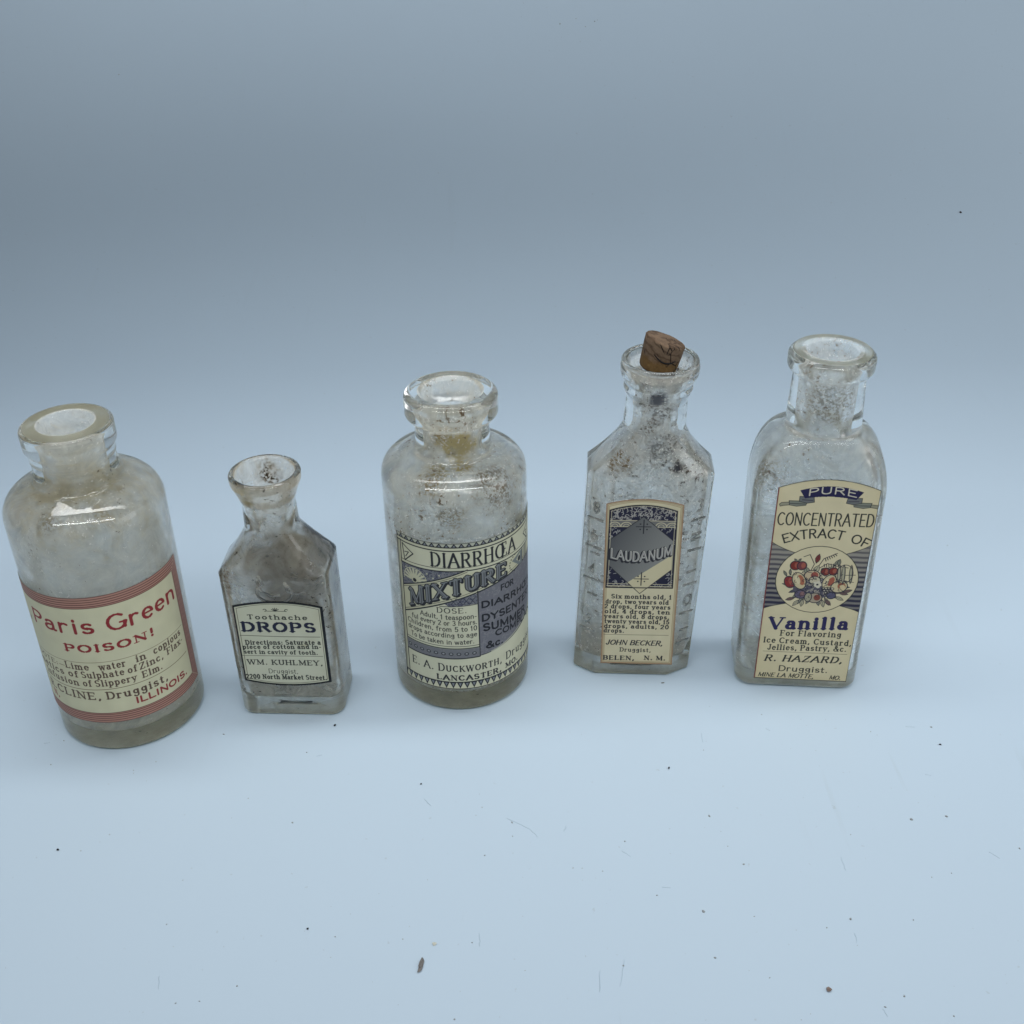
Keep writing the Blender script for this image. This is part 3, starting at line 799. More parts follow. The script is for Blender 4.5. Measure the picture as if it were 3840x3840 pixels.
    for a, x, y in ((200, -6, -7.2), (235, -4.6, -8), (265, -3.4, -7.6), (285, 2.6, -7.6), (310, 3.6, -7.4), (335, 6.5, -6.2), (350, 7.4, -4.6), (20, 8.6, -4.4)):
        leaf(x, y, a, 3.0, .6, (0.52, 0.49, 0.35) if a % 2 else (0.20, 0.12, 0.11))
    m = np.hypot((L.U - cx) / 9.5, (L.Z - cz + 1.2) / 6.6) < 1
    hatch(L, m, ol, 90, seed=33, w=.2, size=1.5)
    # lower wording
    t('Vanilla', u(.10), u(.905), z(.717), 4.3, 'fat', (0.02, 0.017, 0.10), yb1=z(.704))
    t('For Flavoring', u(.222), u(.855), z(.754), 2.1, 'slab', ink, yb1=z(.750))
    t('Ice Cream, Custard,', u(.056), u(.98), z(.795), 2.1, 'slab', ink)
    t('Jellies, Pastry, &c.', u(.11), u(.938), z(.835), 2.1, 'slab', ink, yb1=z(.828))
    L.line([(u(.062), z(.845)), (u(.955), z(.844))], .14, ink)
    t('R. HAZARD,', u(.09), u(.915), z(.898), 2.4, 'italser', ink, yb1=z(.894))
    t('Druggist.', u(.255), u(.78), z(.953), 2.2, 'gothic', ink)
    t('MINE LA MOTTE,', u(.041), u(.64), z(.989), 1.6, 'ital', ink)
    t('MO.', u(.81), u(.93), z(.990), 1.6, 'ital', ink)
    L.line(top, .62, ink); L.line([(u(0), z(1)), (u(1), z(1))], .55, ink); L.line([(u(1), z(1)), (u(1), z(0))], .5, ink)
    L.line([(u(0), z(1)), (u(0), z(0))], .75, redb)
    return L.mesh('paper_label', flat_place(hy), (.79, .785, .73))

# ------------------------------------------------------------------ glass
def glass_material(name, tint=(0.99, 0.994, 0.988), rough=0.0, dirt=0.03, wave=0.0):
    """clear pressed glass with a trace of handling grime on the outside"""
    t = NT(name)
    co = t.n('ShaderNodeTexCoord').outputs['Object']
    b = t.n('ShaderNodeBump', {'Height': t.noise(co, 130.0, 3, 0.5, 0.6), 'Strength': 0.10 + wave, 'Distance': 0.0006}).outputs[0]
    g = t.n('ShaderNodeBsdfGlass', {'Color': (*tint, 1), 'Roughness': rough, 'IOR': 1.48, 'Normal': b}).outputs[0]
    d = t.n('ShaderNodeBsdfDiffuse', {'Color': (0.72, 0.71, 0.64, 1)}).outputs[0]
    f = t.math('MULTIPLY', t.ramp(t.noise(co, 210.0, 5, 0.65), [(0.45, 0.15), (0.75, 1.0)]), dirt)
    return t.done(t.mixs(f, g, d))

def film_material(name, haze, haze_col, speck, speck_col, stains=(), patch=0.0, rough=0.12, low=None, seed=0.0, fine=1350.0, flake=0.0):
    """the inside wall: glass under a dried film, with flecks and stains that have shapes of their own"""
    t = NT(name)
    co = t.n('ShaderNodeTexCoord').outputs['Object']
    mp = t.n('ShaderNodeMapping', {'Vector': co, 'Location': (seed, seed * .7, seed * .3)}).outputs[0]
    b = t.n('ShaderNodeBump', {'Height': t.noise(mp, 160.0, 4, 0.55, 0.8), 'Strength': 0.35, 'Distance': 0.0008}).outputs[0]
    g = t.n('ShaderNodeBsdfGlass', {'Color': (0.99, 0.992, 0.985, 1), 'Roughness': rough, 'IOR': 1.48, 'Normal': b}).outputs[0]
    cloud = t.ramp(t.noise(mp, 95.0, 7, 0.68, 0.9), [(0.36, 0.0), (0.66, 1.0)])
    fac = t.math('ADD', haze, t.math('MULTIPLY', cloud, patch))
    c = t.mixc(t.noise(mp, 45.0, 3), tuple(v * .88 for v in haze_col), tuple(min(1, v * 1.1) for v in haze_col))
    sepz = t.n('ShaderNodeSeparateXYZ', {'Vector': co}).outputs[2]
    if low:   # film gathered towards the bottom: (height, strength, colour)
        m = t.n('ShaderNodeMapRange', {'Value': sepz, 'From Min': low[0], 'From Max': low[0] * .35, 'To Min': 0.0, 'To Max': 1.0}).outputs[0]
        m = t.math('MULTIPLY', m, t.ramp(t.noise(mp, 120.0, 4), [(0.3, 0.4), (0.6, 1.0)]))
        c = t.mixc(m, c, low[2])
        fac = t.math('ADD', fac, t.math('MULTIPLY', m, low[1]))
    n1 = t.noise(mp, fine, 3, 0.6)
    for (x, y, z, r, colr, k, grain) in stains:
        dv = t.n('ShaderNodeVectorMath', {0: co, 1: (x, y, z)}, operation='DISTANCE').outputs['Value']
        dn = t.math('ADD', t.math('DIVIDE', dv, r), t.math('MULTIPLY', t.math('SUBTRACT', t.noise(mp, 260.0, 4, 0.65), 0.5), 1.5))
        m = t.ramp(dn, [(0.45, 1.0), (1.0, 0.0)])
        if grain:
            m = t.math('MULTIPLY', m, t.ramp(n1, [(0.44, 0.12), (0.56, 1.0)]))
        c = t.mixc(m, c, colr)
        fac = t.math('ADD', fac, t.math('MULTIPLY', m, k))
    # flecks, thicker in some places than others
    where = t.ramp(t.noise(mp, 60.0, 3, 0.6), [(0.40, 0.0), (0.66, 1.0)])
    sp = t.ramp(t.math('ADD', t.noise(mp, fine * .6, 4, 0.62, 0.5), t.math('MULTIPLY', where, 0.10)), [(0.72 - speck, 0.0), (0.76 - speck, 1.0)])
    c = t.mixc(sp, c, speck_col)
    fac = t.math('ADD', fac, t.math('MULTIPLY', sp, 0.75), clamp=True)
    if flake:
        fl = t.ramp(t.math('ADD', t.noise(mp, fine * .7, 4, 0.65, 1.0), t.math('MULTIPLY', where, 0.06)), [(0.66 - flake, 0.0), (0.70 - flake, 1.0)])
        c = t.mixc(fl, c, (0.90, 0.88, 0.83))
        fac = t.math('ADD', fac, t.math('MULTIPLY', fl, 0.45), clamp=True)
    d = t.n('ShaderNodeBsdfDiffuse', {'Color': c}).outputs[0]
    tr = t.n('ShaderNodeBsdfTranslucent', {'Color': c}).outputs[0]
    return t.done(t.mixs(fac, g, t.mixs(0.55, d, tr)))

def frost_material(name, colr, fac):
    """ground and grimy top of a lip"""
    t = NT(name)
    co = t.n('ShaderNodeTexCoord').outputs['Object']
    b = t.n('ShaderNodeBump', {'Height': t.noise(co, 700.0, 4), 'Strength': 0.4, 'Distance': 0.0003}).outputs[0]
    g = t.n('ShaderNodeBsdfGlass', {'Color': (0.95, 0.96, 0.94, 1), 'Roughness': 0.35, 'IOR': 1.48, 'Normal': b}).outputs[0]
    n = t.noise(co, 180.0, 5, 0.6)
    c = t.mixc(n, tuple(v * .7 for v in colr), tuple(v * 1.25 for v in colr))
    sp = t.ramp(t.noise(co, 520.0, 3), [(0.70, 0.0), (0.74, 1.0)])
    c = t.mixc(sp, c, (0.06, 0.05, 0.03))
    d = t.n('ShaderNodeBsdfDiffuse', {'Color': c}).outputs[0]
    f = t.math('MULTIPLY', t.ramp(n, [(0.25, 0.7), (0.7, 1.0)]), fac)
    return t.done(t.mixs(f, g, d))

M_MARK = glass_material('pressed_mark', rough=0.04, dirt=0.45)
M_BASE = frost_material('scuffed_shaded_base', (0.58, 0.57, 0.42), .5)  # scuffed underside; its tint also stands in for the contact shadow below

def fillet(pts, nseg=7):
    """pts: (r, z[, fillet radius]); returns a smooth profile"""
    out = []
    for i, p in enumerate(pts):
        if len(p) < 3 or p[2] == 0 or i in (0, len(pts) - 1):
            out.append((p[0], p[1])); continue
        P, A, B = Vector(p[:2]), Vector(pts[i - 1][:2]), Vector(pts[i + 1][:2])
        a, b = (A - P), (B - P)
        la, lb = a.length, b.length
        a.normalize(); b.normalize()
        ang = a.angle(b)
        if ang > math.pi - .02: out.append((p[0], p[1])); continue
        rad = min(p[2], .49 * la * math.tan(ang / 2) if i > 1 else .95 * la * math.tan(ang / 2), .49 * lb * math.tan(ang / 2))
        dist = rad / math.tan(ang / 2)
        c = P + (a + b).normalized() * (rad / math.sin(ang / 2))
        s, e = P + a * dist - c, P + b * dist - c
        a0 = math.atan2(s.y, s.x); da = (math.atan2(e.y, e.x) - a0 + math.pi) % (2 * math.pi) - math.pi
        for q in range(nseg + 1):
            an = a0 + da * q / nseg
            out.append((c.x + rad * math.cos(an), c.y + rad * math.sin(an)))
    return out

def densify(pr, step):
    out = [pr[0]]
    for a, b in zip(pr[:-1], pr[1:]):
        n = max(1, int(math.hypot(b[0] - a[0], b[1] - a[1]) / step))
        out += [(a[0] + (b[0] - a[0]) * i / n, a[1] + (b[1] - a[1]) * i / n) for i in range(1, n + 1)]
    return out

class Section:
    """plan of a bottle body: rounded rectangle, or rectangle with cut corners"""
    def __init__(self, hx, hy, r=0.004, cut=None, k=6, m=9):
        self.hx, self.hy, self.r, self.cut, self.k, self.m = hx, hy, r, cut, k, m
        P = np.array(self.pts(0.0))
        self.ang = np.arctan2(P[:, 1] / hy, P[:, 0] / hx)
    def pts(self, off):
        hx, hy, r = self.hx - off, self.hy - off, max(self.r - off * .8, self.r * .35)
        if self.cut:
            cx, cyy = self.cut
            cx, cyy = cx - off * .35, cyy - off * .35
            V = [(hx, -hy + cyy), (hx, hy - cyy), (hx - cx, hy), (-hx + cx, hy), (-hx, hy - cyy), (-hx, -hy + cyy), (-hx + cx, -hy), (hx - cx, -hy)]
        else:
            V = [(hx, -hy), (hx, hy), (-hx, hy), (-hx, -hy)]
        out, n = [], len(V)
        ends = []
        for i in range(n):
            P, A, B = Vector(V[i]), Vector(V[i - 1]), Vector(V[(i + 1) % n])
            a, b = (A - P).normalized(), (B - P).normalized()
            ang = a.angle(b); dist = r / math.tan(ang / 2)
            c = P + (a + b).normalized() * (r / math.sin(ang / 2))
            s, e = P + a * dist - c, P + b * dist - c
            a0 = math.atan2(s.y, s.x); da = (math.atan2(e.y, e.x) - a0 + math.pi) % (2 * math.pi) - math.pi
            ends.append([(c.x + r * math.cos(a0 + da * q / self.k), c.y + r * math.sin(a0 + da * q / self.k)) for q in range(self.k + 1)])
        for i in range(n):
            out += ends[i]
            s, e = ends[i][-1], ends[(i + 1) % n][0]
            out += [(s[0] + (e[0] - s[0]) * q / (self.m + 1), s[1] + (e[1] - s[1]) * q / (self.m + 1)) for q in range(1, self.m + 1)]
        return out
    def ring(self, off, t, rad, z, cx=0.0):
        P = np.array(self.pts(off))
        Cc = np.stack([np.cos(self.ang), np.sin(self.ang)], 1) * rad
        Q = P * (1 - t) + Cc * t
        return [(x + cx, y, z) for x, y in Q]

class Round:
    def __init__(self, n=128):
        self.a = [2 * math.pi * i / n for i in range(n)]
    def ring(self, off, t, rad, z, cx=0.0):
        return [(cx + rad * math.cos(a), rad * math.sin(a), z) for a in self.a]

def bottle_mesh(name, outer, inner, mats, lip_z=None, lip_mat=None, base_mat=None):
    """outer rings from base to mouth, inner rings from mouth to floor: one closed skin of glass"""
    rings = outer + inner
    n = len(rings[0])
    verts = [v for r_ in rings for v in r_]
    faces, mi = [], []
    for j in range(len(rings) - 1):
        inn = j >= len(outer) - 1
        for i in range(n):
            a, b = j * n + i, j * n + (i + 1) % n
            faces.append((a, b, b + n, a + n))
            m = 1 if inn else 0
            if lip_mat and j < len(outer) + 1 and min(rings[j][0][2], rings[j + 1][0][2]) > lip_z: m = lip_mat
            if base_mat and j < len(outer) - 1 and max(rings[j][0][2], rings[j + 1][0][2]) < .0017: m = base_mat
            mi.append(m)
    c0 = len(verts); verts.append(tuple(np.mean(np.array(rings[0]), 0)))
    c1 = len(verts); verts.append(tuple(np.mean(np.array(rings[-1]), 0)))
    L = (len(rings) - 1) * n
    for i in range(n):
        faces.append((c0, (i + 1) % n, i)); mi.append(base_mat or 0)
        faces.append((c1, L + i, L + (i + 1) % n)); mi.append(1)
    me = bpy.data.meshes.new(name)
    me.from_pydata(verts, [], faces)
    for m in mats: me.materials.append(m)
    me.polygons.foreach_set('material_index', mi)
    me.shade_smooth()
    return me

def round_rings(outer, inner):
    S = Round()
    return ([S.ring(0, 1, r_, z) for r_, z in outer], [S.ring(0, 1, r_, z) for r_, z in inner])

def box_rings(S, zsh, ztop, shoulder, neck, inner_neck, wall, floor, lean=lambda z: 0.0, neck_r=.009, inner_r=.0055, base_r=.0018, steps=22, nsh=14):
    """shoulder(q) gives (height fraction, body fraction) for q in 0..1"""
    O, I = [], []
    for i in range(4): O.append(S.ring(S.hx * .5 * (1 - i / 3) + .0030, 0, 1, .0007 - .0004 * i / 3, lean(0)))
    for i in range(6):
        a = R(90) * i / 5
        O.append(S.ring(base_r * (1 - math.sin(a)), 0, 1, base_r * (1 - math.cos(a)), lean(0)))
    for i in range(1, steps + 1):
        z = base_r + (zsh - .0006 - base_r) * i / steps
        O.append(S.ring(0, 0, 1, z, lean(z)))
    for i in range(nsh + 1):
        f, u = shoulder(i / nsh)
        z = zsh + (ztop - zsh) * f
        O.append(S.ring(0, 1 - u, neck_r, z, lean(z)))
    O += [S.ring(0, 1, r_, z, lean(z)) for r_, z in neck]
    I += [S.ring(0, 1, r_, z, lean(z)) for r_, z in inner_neck]
    for i in range(nsh, -1, -1):
        f, u = shoulder(i / nsh)
        z = zsh - wall * .4 + (ztop - zsh) * f
        I.append(S.ring(wall, 1 - u, inner_r, z, lean(z)))
    for i in range(steps, 0, -1):
        z = floor + .0025 + (zsh - wall * .4 - .0008 - floor - .0025) * i / steps
        I.append(S.ring(wall, 0, 1, z, lean(z)))
    for i in range(6):
        a = R(90) * i / 5
        I.append(S.ring(wall + .0025 * (1 - math.cos(a)), 0, 1, floor + .0025 * (1 - math.sin(a)), lean(0)))
    for i in range(1, 4): I.append(S.ring(wall + .0025 + (S.hy - wall - .0035) * i / 3.2, 0, 1, floor + .0006 * i / 3, lean(0)))
    return O, I

M_GLASS = glass_material('clear_glass')
M_GLASS_WAVY = glass_material('wavy_glass', wave=0.25, dirt=0.06)
M_GLASS_DULL = glass_material('dull_glass', rough=0.03, dirt=0.10, tint=(0.985, 0.987, 0.975))

# ---- round bottle with the red framed poison label
root = empty('glass_bottle', (-0.12704, 0.28997, 0))
tag(root, 'hazy round bottle with red framed poison label, short collared neck and no cork', 'bottle', 'old druggist bottles in a row')
outer = [(0.0001, .0016), (.010, .0012), (.0185, .0003)] + fillet([(.0195, 0), (.0229, 0, .0022), (.0231, .0838, .0115), (.0126, .0880, .0020), (.0117, .0950), (.0121, .0954, .0005), (.0121, .0982, .0006),
    (.0126, .0986, .0004), (.0131, .0996, .0012), (.0131, .1054, .0012), (.0100, .1056)])
inner = fillet([(.0100, .1056), (.0080, .1056, .0006), (.0058, .0990, .004), (.0056, .0900, .003), (.0075, .0855, .004), (.0194, .0826, .010), (.0200, .0062, .0035), (.010, .0052)]) + [(.0001, .0058)]
O, I = round_rings(densify(outer, .003), densify(inner, .003))
film1 = film_material('poison_bottle_film', .40, (0.93, 0.92, 0.84), .018, (0.12, 0.085, 0.05), patch=.45, rough=.08, low=(.016, .35, (0.72, 0.67, 0.52)), flake=.01,
    stains=((-.006, -.010, .0885, .0055, (0.42, 0.30, 0.08), .5, False), (-.014, -.014, .084, .0035, (0.34, 0.22, 0.07), .5, True), (.010, -.016, .0845, .006, (0.30, 0.25, 0.16), .35, True),
            (-.004, -.018, .083, .005, (0.24, 0.19, 0.11), .3, True), (.0, .0, .0800, .021, (0.60, 0.54, 0.38), .28, False)), seed=.3)
link('glass_body', bottle_mesh('glass_body', O, I, [M_GLASS_DULL, film1, frost_material('ground_lip', (0.27, 0.255, 0.165), .42), M_BASE], .10545, 2, 3), root)
lb = link('paper_label', label_poison(), root); lb.data.materials.append(M_LABEL)

# ---- small flat bottle with the toothache label
root = empty('glass_bottle', (-0.07339, 0.29359, 0), -0.04954)
tag(root, 'smallest bottle, flat with flared lip and black edged toothache label', 'bottle', 'old druggist bottles in a row')
S = Section(.0170, .01107, r=.0046, k=7, m=9)
neck = fillet([(.0083, .0690), (.0080, .0765), (.0086, .0785, .002), (.0090, .0800, .001), (.0106, .0838, .0025), (.0108, .0862, .0010), (.0098, .0868, .0006), (.0092, .0867)])
inn = fillet([(.0092, .0867), (.0087, .0852, .001), (.0066, .0805, .002), (.0046, .0772, .002), (.0042, .0690)])
O, I = box_rings(S, .0548, .0680, lambda q: (q, (1 - q) ** 1.15), densify(neck, .002), densify(inn, .002), .0021, .0062, lean=lambda z: .0009 * max(0, 1 - z / .08), neck_r=.0085, inner_r=.0043)
film2 = film_material('drops_bottle_film', .22, (0.74, 0.69, 0.57), .045, (0.055, 0.040, 0.025), patch=.40, rough=.05,
    stains=((.003, .009, .048, .020, (0.085, 0.072, 0.055), .62, False), (.006, .008, .060, .007, (0.09, 0.06, 0.03), .6, False), (.003, .009, .028, .016, (0.12, 0.105, 0.085), .5, False),
            (-.014, -.006, .052, .006, (0.22, 0.14, 0.06), .3, True), (0, .004, .082, .006, (0.06, 0.045, 0.03), .7, True), (-.006, -.004, .080, .004, (0.36, 0.29, 0.12), .4, False)), seed=1.1)
link('glass_body', bottle_mesh('glass_body', O, I, [M_GLASS_WAVY, film2, M_BASE], base_mat=2), root)
lb = link('paper_label', label_drops(1.26, S.hy), root); lb.data.materials.append(M_LABEL)

def emboss(name, strokes, place, parent, w=.00055, hgt=.00007):
    """raised glass strokes: each stroke a rounded ridge along a list of panel points"""
    verts, faces = [], []
    for pts in strokes:
        base = len(verts)
        n = len(pts)
        for i, p in enumerate(pts):
            a, b = pts[max(0, i - 1)], pts[min(n - 1, i + 1)]
            d = Vector((b[0] - a[0], b[1] - a[1])).normalized()
            nx, ny = -d.y, d.x
            for s, hh in ((1.0, .00003), (.62, hgt * .75), (0, hgt), (-.62, hgt * .75), (-1.0, .00003)):
                verts.append(place(p[0] + nx * w * s, p[1] + ny * w * s, hh))
        for i in range(n - 1):
            for q in range(5):
                a, b = base + i * 5 + q, base + i * 5 + (q + 1) % 5
                faces.append((a, b, b + 5, a + 5))
        faces.append(tuple(base + q for q in range(4, -1, -1))); faces.append(tuple(base + (n - 1) * 5 + q for q in range(5)))
    me = bpy.data.meshes.new(name)
    me.from_pydata(verts, [], faces)
    me.shade_smooth()
    me.materials.append(M_MARK)
    return link(name, me, parent)

def glyph_strokes(ch, x, y, h, rot=0):
    out = []
    w = GLYPHS[ch][0]
    c, s = math.cos(R(rot)), math.sin(R(rot))
    for pts, hair in GLYPHS[ch][1]:
        out.append([(x + h * ((px - w / 2) * c - (py - .5) * s), y + h * ((px - w / 2) * s + (py - .5) * c)) for px, py in pts])
    return out

mono = [[(.0010 + .0055 * math.cos(R(a)), .0500 + .0040 * math.sin(R(a))) for a in range(150, 420, 18)], [(-.0040, .0545), (-.0032, .0505), (.0000, .0485), (.0025, .0490)],
        [(.0045, .0540), (.0050, .0505), (.0075, .0495), (.0105, .0503)], [(-.0035, .0560), (-.0022, .0530), (-.0040, .0515)]]
emboss('embossed_monogram', mono, lambda x, y, hh: (x, -S.hy - hh, y), root)

# ---- round bottle with the slanting two-tone label
root = empty('glass_bottle', (-0.01776, 0.3058, 0))
tag(root, 'round clear bottle with thick lip and black and grey label with slanting word', 'bottle', 'old druggist bottles in a row')
outer = [(0.0001, .0016), (.010, .0012), (.0180, .0003)] + fillet([(.019, 0), (.0225, 0, .0024), (.0225, .0848, .0100), (.0117, .0874, .0020), (.0111, .0972, .0005), (.0117, .0976, .0006),
    (.01415, .0993, .0016), (.01415, .1055, .0020), (.0125, .1068, .0014), (.0100, .1064)])
inner = fillet([(.0100, .1064), (.0090, .1052, .0010), (.0070, .0990, .0030), (.0056, .0965, .003), (.0056, .0880, .003), (.0075, .0846, .0035), (.0193, .0824, .0090), (.0197, .0060, .0035), (.010, .0050)]) + [(.0001, .0056)]
O, I = round_rings(densify(outer, .003), densify(inner, .003))
film3 = film_material('mixture_bottle_film', .30, (0.91, 0.885, 0.77), .062, (0.19, 0.13, 0.07), patch=.42, rough=.06, low=(.012, .5, (0.34, 0.29, 0.13)), flake=.03,
    stains=((-.001, -.0056, .0945, .0050, (0.30, 0.20, 0.05), .6, True), (.002, -.0056, .0910, .0065, (0.50, 0.40, 0.17), .35, False), (.003, -.0095, .0850, .0045, (0.42, 0.31, 0.08), .5, True), (-.004, -.011, .0845, .006, (0.46, 0.38, 0.20), .35, True), (.007, -.011, .0875, .005, (0.38, 0.30, 0.12), .4, True),
            (-.006, -.016, .0835, .006, (0.30, 0.22, 0.10), .4, True), (.012, -.013, .080, .010, (0.26, 0.20, 0.13), .3, True), (.0, -.019, .074, .006, (0.28, 0.22, 0.12), .3, True)), seed=2.2)
link('glass_body', bottle_mesh('glass_body', O, I, [M_GLASS, film3, M_BASE], base_mat=2), root)
lb = link('paper_label', label_mixture(), root); lb.data.materials.append(M_LABEL)

# ---- eight sided bottle with the laudanum label
root = empty('glass_bottle', (0.04486, 0.31099, 0), -0.0614)
tag(root, 'eight sided bottle with tan laudanum label, embossed corner panels and a cork in its mouth', 'bottle', 'old druggist bottles in a row')
S = Section(.0196, .0110, r=.0008, cut=(.0071, .0044), k=3, m=7)
neck = fillet([(.0096, .0935, .002), (.0093, .1022), (.0100, .1030, .0008), (.0105, .1044, .0010), (.0103, .1060, .0006), (.0106, .1068, .0005), (.0117, .1088, .0016), (.0119, .1112, .0016), (.0115, .1134, .0012), (.0106, .1136, .0006), (.0100, .1128)])
inn = fillet([(.0102, .1130), (.0086, .1106, .002), (.0064, .1083, .002), (.0045, .1050, .002), (.0043, .0935)])
lean4 = lambda z: -.0044 * (1 - min(z, .11) / .11)
O, I = box_rings(S, .0775, .0930, lambda q: (q, (1 - q) ** 1.5), densify(neck, .0015), densify(inn, .0015), .0026, .0058, lean=lean4, neck_r=.0095, inner_r=.0044)
film4 = film_material('laudanum_bottle_film', .25, (0.91, 0.88, 0.79), .072, (0.13, 0.105, 0.085), patch=.40, rough=.05, low=(.022, .25, (0.70, 0.63, 0.50)), flake=.05,
    stains=((-.008, -.006, .0885, .0050, (0.20, 0.135, 0.06), .55, True), (-.011, -.007, .0825, .0055, (0.22, 0.15, 0.07), .55, True), (-.003, -.005, .0930, .0045, (0.16, 0.12, 0.08), .6, True), (-.006, -.006, .0905, .0035, (0.20, 0.13, 0.06), .6, True), (-.0125, -.008, .0800, .004, (0.20, 0.13, 0.06), .5, True),
            (.0, -.0043, .0990, .0060, (0.20, 0.17, 0.15), .45, True), (.007, -.008, .0810, .0030, (0.06, 0.06, 0.075), .6, False), (.002, -.006, .0870, .007, (0.17, 0.15, 0.13), .45, True), (.0, -.006, .1040, .004, (0.10, 0.10, 0.12), .45, False)), seed=3.7)
link('glass_body', bottle_mesh('glass_body', O, I, [M_GLASS_WAVY, film4, M_BASE], base_mat=2), root)
lb = link('paper_label', label_laudanum(-2.79, S.hy), root); lb.data.materials.append(M_LABEL)

def corner_place(side):
    """panel coordinates (across, height) on a cut corner, raised along its normal"""
    ax, ay = side * (S.hx - .00355), -(S.hy - .0022)
    tx, ty = .0071, side * .0044
    ln = math.hypot(tx, ty); tx, ty = tx / ln, ty / ln
    nx, ny = ty, -tx
    return lambda x, y, hh: (ax + lean4(y) + tx * x + nx * hh, ay + ty * x + ny * hh, y)
marks = []
for i, (ch, zz) in enumerate((('8', .0660), ('6', .0555), ('4', .0430), ('2', .0225))):
    marks += glyph_strokes(ch, .0000, zz, .0036)
    marks.append([(-.0030, zz - .0042), (.0030, zz - .0042)])
marks.append([(-.0010, .0330), (.0028, .0330)]); marks.append([(-.0010, .0490), (.0028, .0490)])
emboss('embossed_scale', marks, corner_place(-1), root)
marks = []
for ch, zz in (('3', .0675), ('N', .0560), ('I', .0425), ('O', .0310), ('I', .0190)):
    marks += glyph_strokes(ch, .0000, zz, .0038, -90 if ch in 'NI' else 0)
    marks.append([(-.0028, zz - .0048), (.0028, zz - .0052)])
emboss('embossed_letters', marks, corner_place(1), root)

# ---- tall rounded square bottle with the vanilla label
root = empty('glass_bottle', (0.09419, 0.3054, 0), -0.0939)
tag(root, 'tallest bottle, square with rounded corners and vanilla label showing red fruit', 'bottle', 'old druggist bottles in a row')
S = Section(.0201, .0130, r=.0056, k=8, m=9)
neck = fillet([(.0114, .0930, .002), (.0106, .1108, .001), (.0108, .1112, .0004), (.0126, .1124, .0018), (.01275, .1166, .0022), (.0112, .1179, .0010), (.0090, .1178)])
inn = fillet([(.0090, .1178), (.0074, .1176, .0008), (.0056, .1110, .0030), (.0054, .0940)])
O, I = box_rings(S, .0722, .0928, lambda q: (math.sin(q * math.pi / 2), max(0, math.cos(q * math.pi / 2)) ** .9), densify(neck, .002), densify(inn, .002), .0026, .0052, lean=lambda z: .0014 * max(0, 1 - z / .11), neck_r=.0118, inner_r=.0056, base_r=.0026, nsh=20)
film5 = film_material('vanilla_bottle_film', .20, (0.92, 0.91, 0.83), .045, (0.20, 0.145, 0.10), patch=.34, rough=.05, flake=.01,
    stains=((0, -.0054, .1040, .011, (0.30, 0.26, 0.20), .28, True), (-.014, -.008, .080, .007, (0.34, 0.29, 0.20), .25, True), (-.016, 0, .050, .014, (0.42, 0.39, 0.31), .2, False)), seed=5.2)
link('glass_body', bottle_mesh('glass_body', O, I, [M_GLASS, film5, frost_material('worn_lip', (0.27, 0.27, 0.20), .34), M_BASE], .11768, 2, 3), root)
lb = link('paper_label', label_vanilla(2.40, S.hy), root); lb.data.materials.append(M_LABEL)

# ------------------------------------------------------------------ the cork
def cork_material():
    t = NT('old_cork')
    co = t.n('ShaderNodeTexCoord').outputs['Object']
    n = t.noise(co, 420.0, 5, 0.65)
    c = t.mixc(n, (0.075, 0.050, 0.032), (0.20, 0.138, 0.090))
    band = t.n('ShaderNodeTexWave', {'Vector': t.n('ShaderNodeMapping', {'Vector': co, 'Rotation': (R(20), R(70), R(25))}).outputs[0], 'Scale': 160.0, 'Distortion': 5.0, 'Detail': 3.0, 'Detail Scale': 2.0}).outputs['Fac']
    c = t.mixc(t.math('MULTIPLY', t.ramp(band, [(0.0, 1.0), (0.35, 0.0)]), 0.6), c, (0.045, 0.026, 0.015))
    z = t.n('ShaderNodeSeparateXYZ', {'Vector': co}).outputs[2]
    wet = t.ramp(t.math('ADD', t.math('MULTIPLY', z, 100.0), t.math('MULTIPLY', n, 0.35)), [(0.52, 1.0), (0.66, 0.0)])
    c = t.mixc(wet, c, t.mixc(n, (0.07, 0.04, 0.014), (0.185, 0.112, 0.044)))
    c = t.mixc(t.ramp(t.math('MULTIPLY', z, 100.0), [(0.03, 1.0), (0.09, 0.0)]), c, (0.03, 0.026, 0.028))  # foot darkened in the colour, imitating the dark refraction through the glass
    cr = t.n('ShaderNodeTexVoronoi', {'Vector': t.n('ShaderNodeMapping', {'Vector': co, 'Scale': (1, 1, .6)}).outputs[0], 'Scale': 330.0, 'Randomness': 1.0}, feature='DISTANCE_TO_EDGE').outputs['Distance']
    pit = t.math('MULTIPLY', t.ramp(cr, [(0.015, 1.0), (0.05, 0.0)]), t.ramp(t.noise(co, 230.0, 2), [(0.50, 0.0), (0.58, 1.0)]))
    c = t.mixc(pit, c, (0.012, 0.008, 0.006))
    h = t.math('SUBTRACT', n, pit)
    b = t.n('ShaderNodeBump', {'Height': h, 'Strength': 0.7, 'Distance': 0.0005}).outputs[0]
    return t.done(t.n('ShaderNodeBsdfPrincipled', {'Base Color': c, 'Roughness': 0.8, 'Normal': b, 'Specular IOR Level': 0.2}).outputs[0])

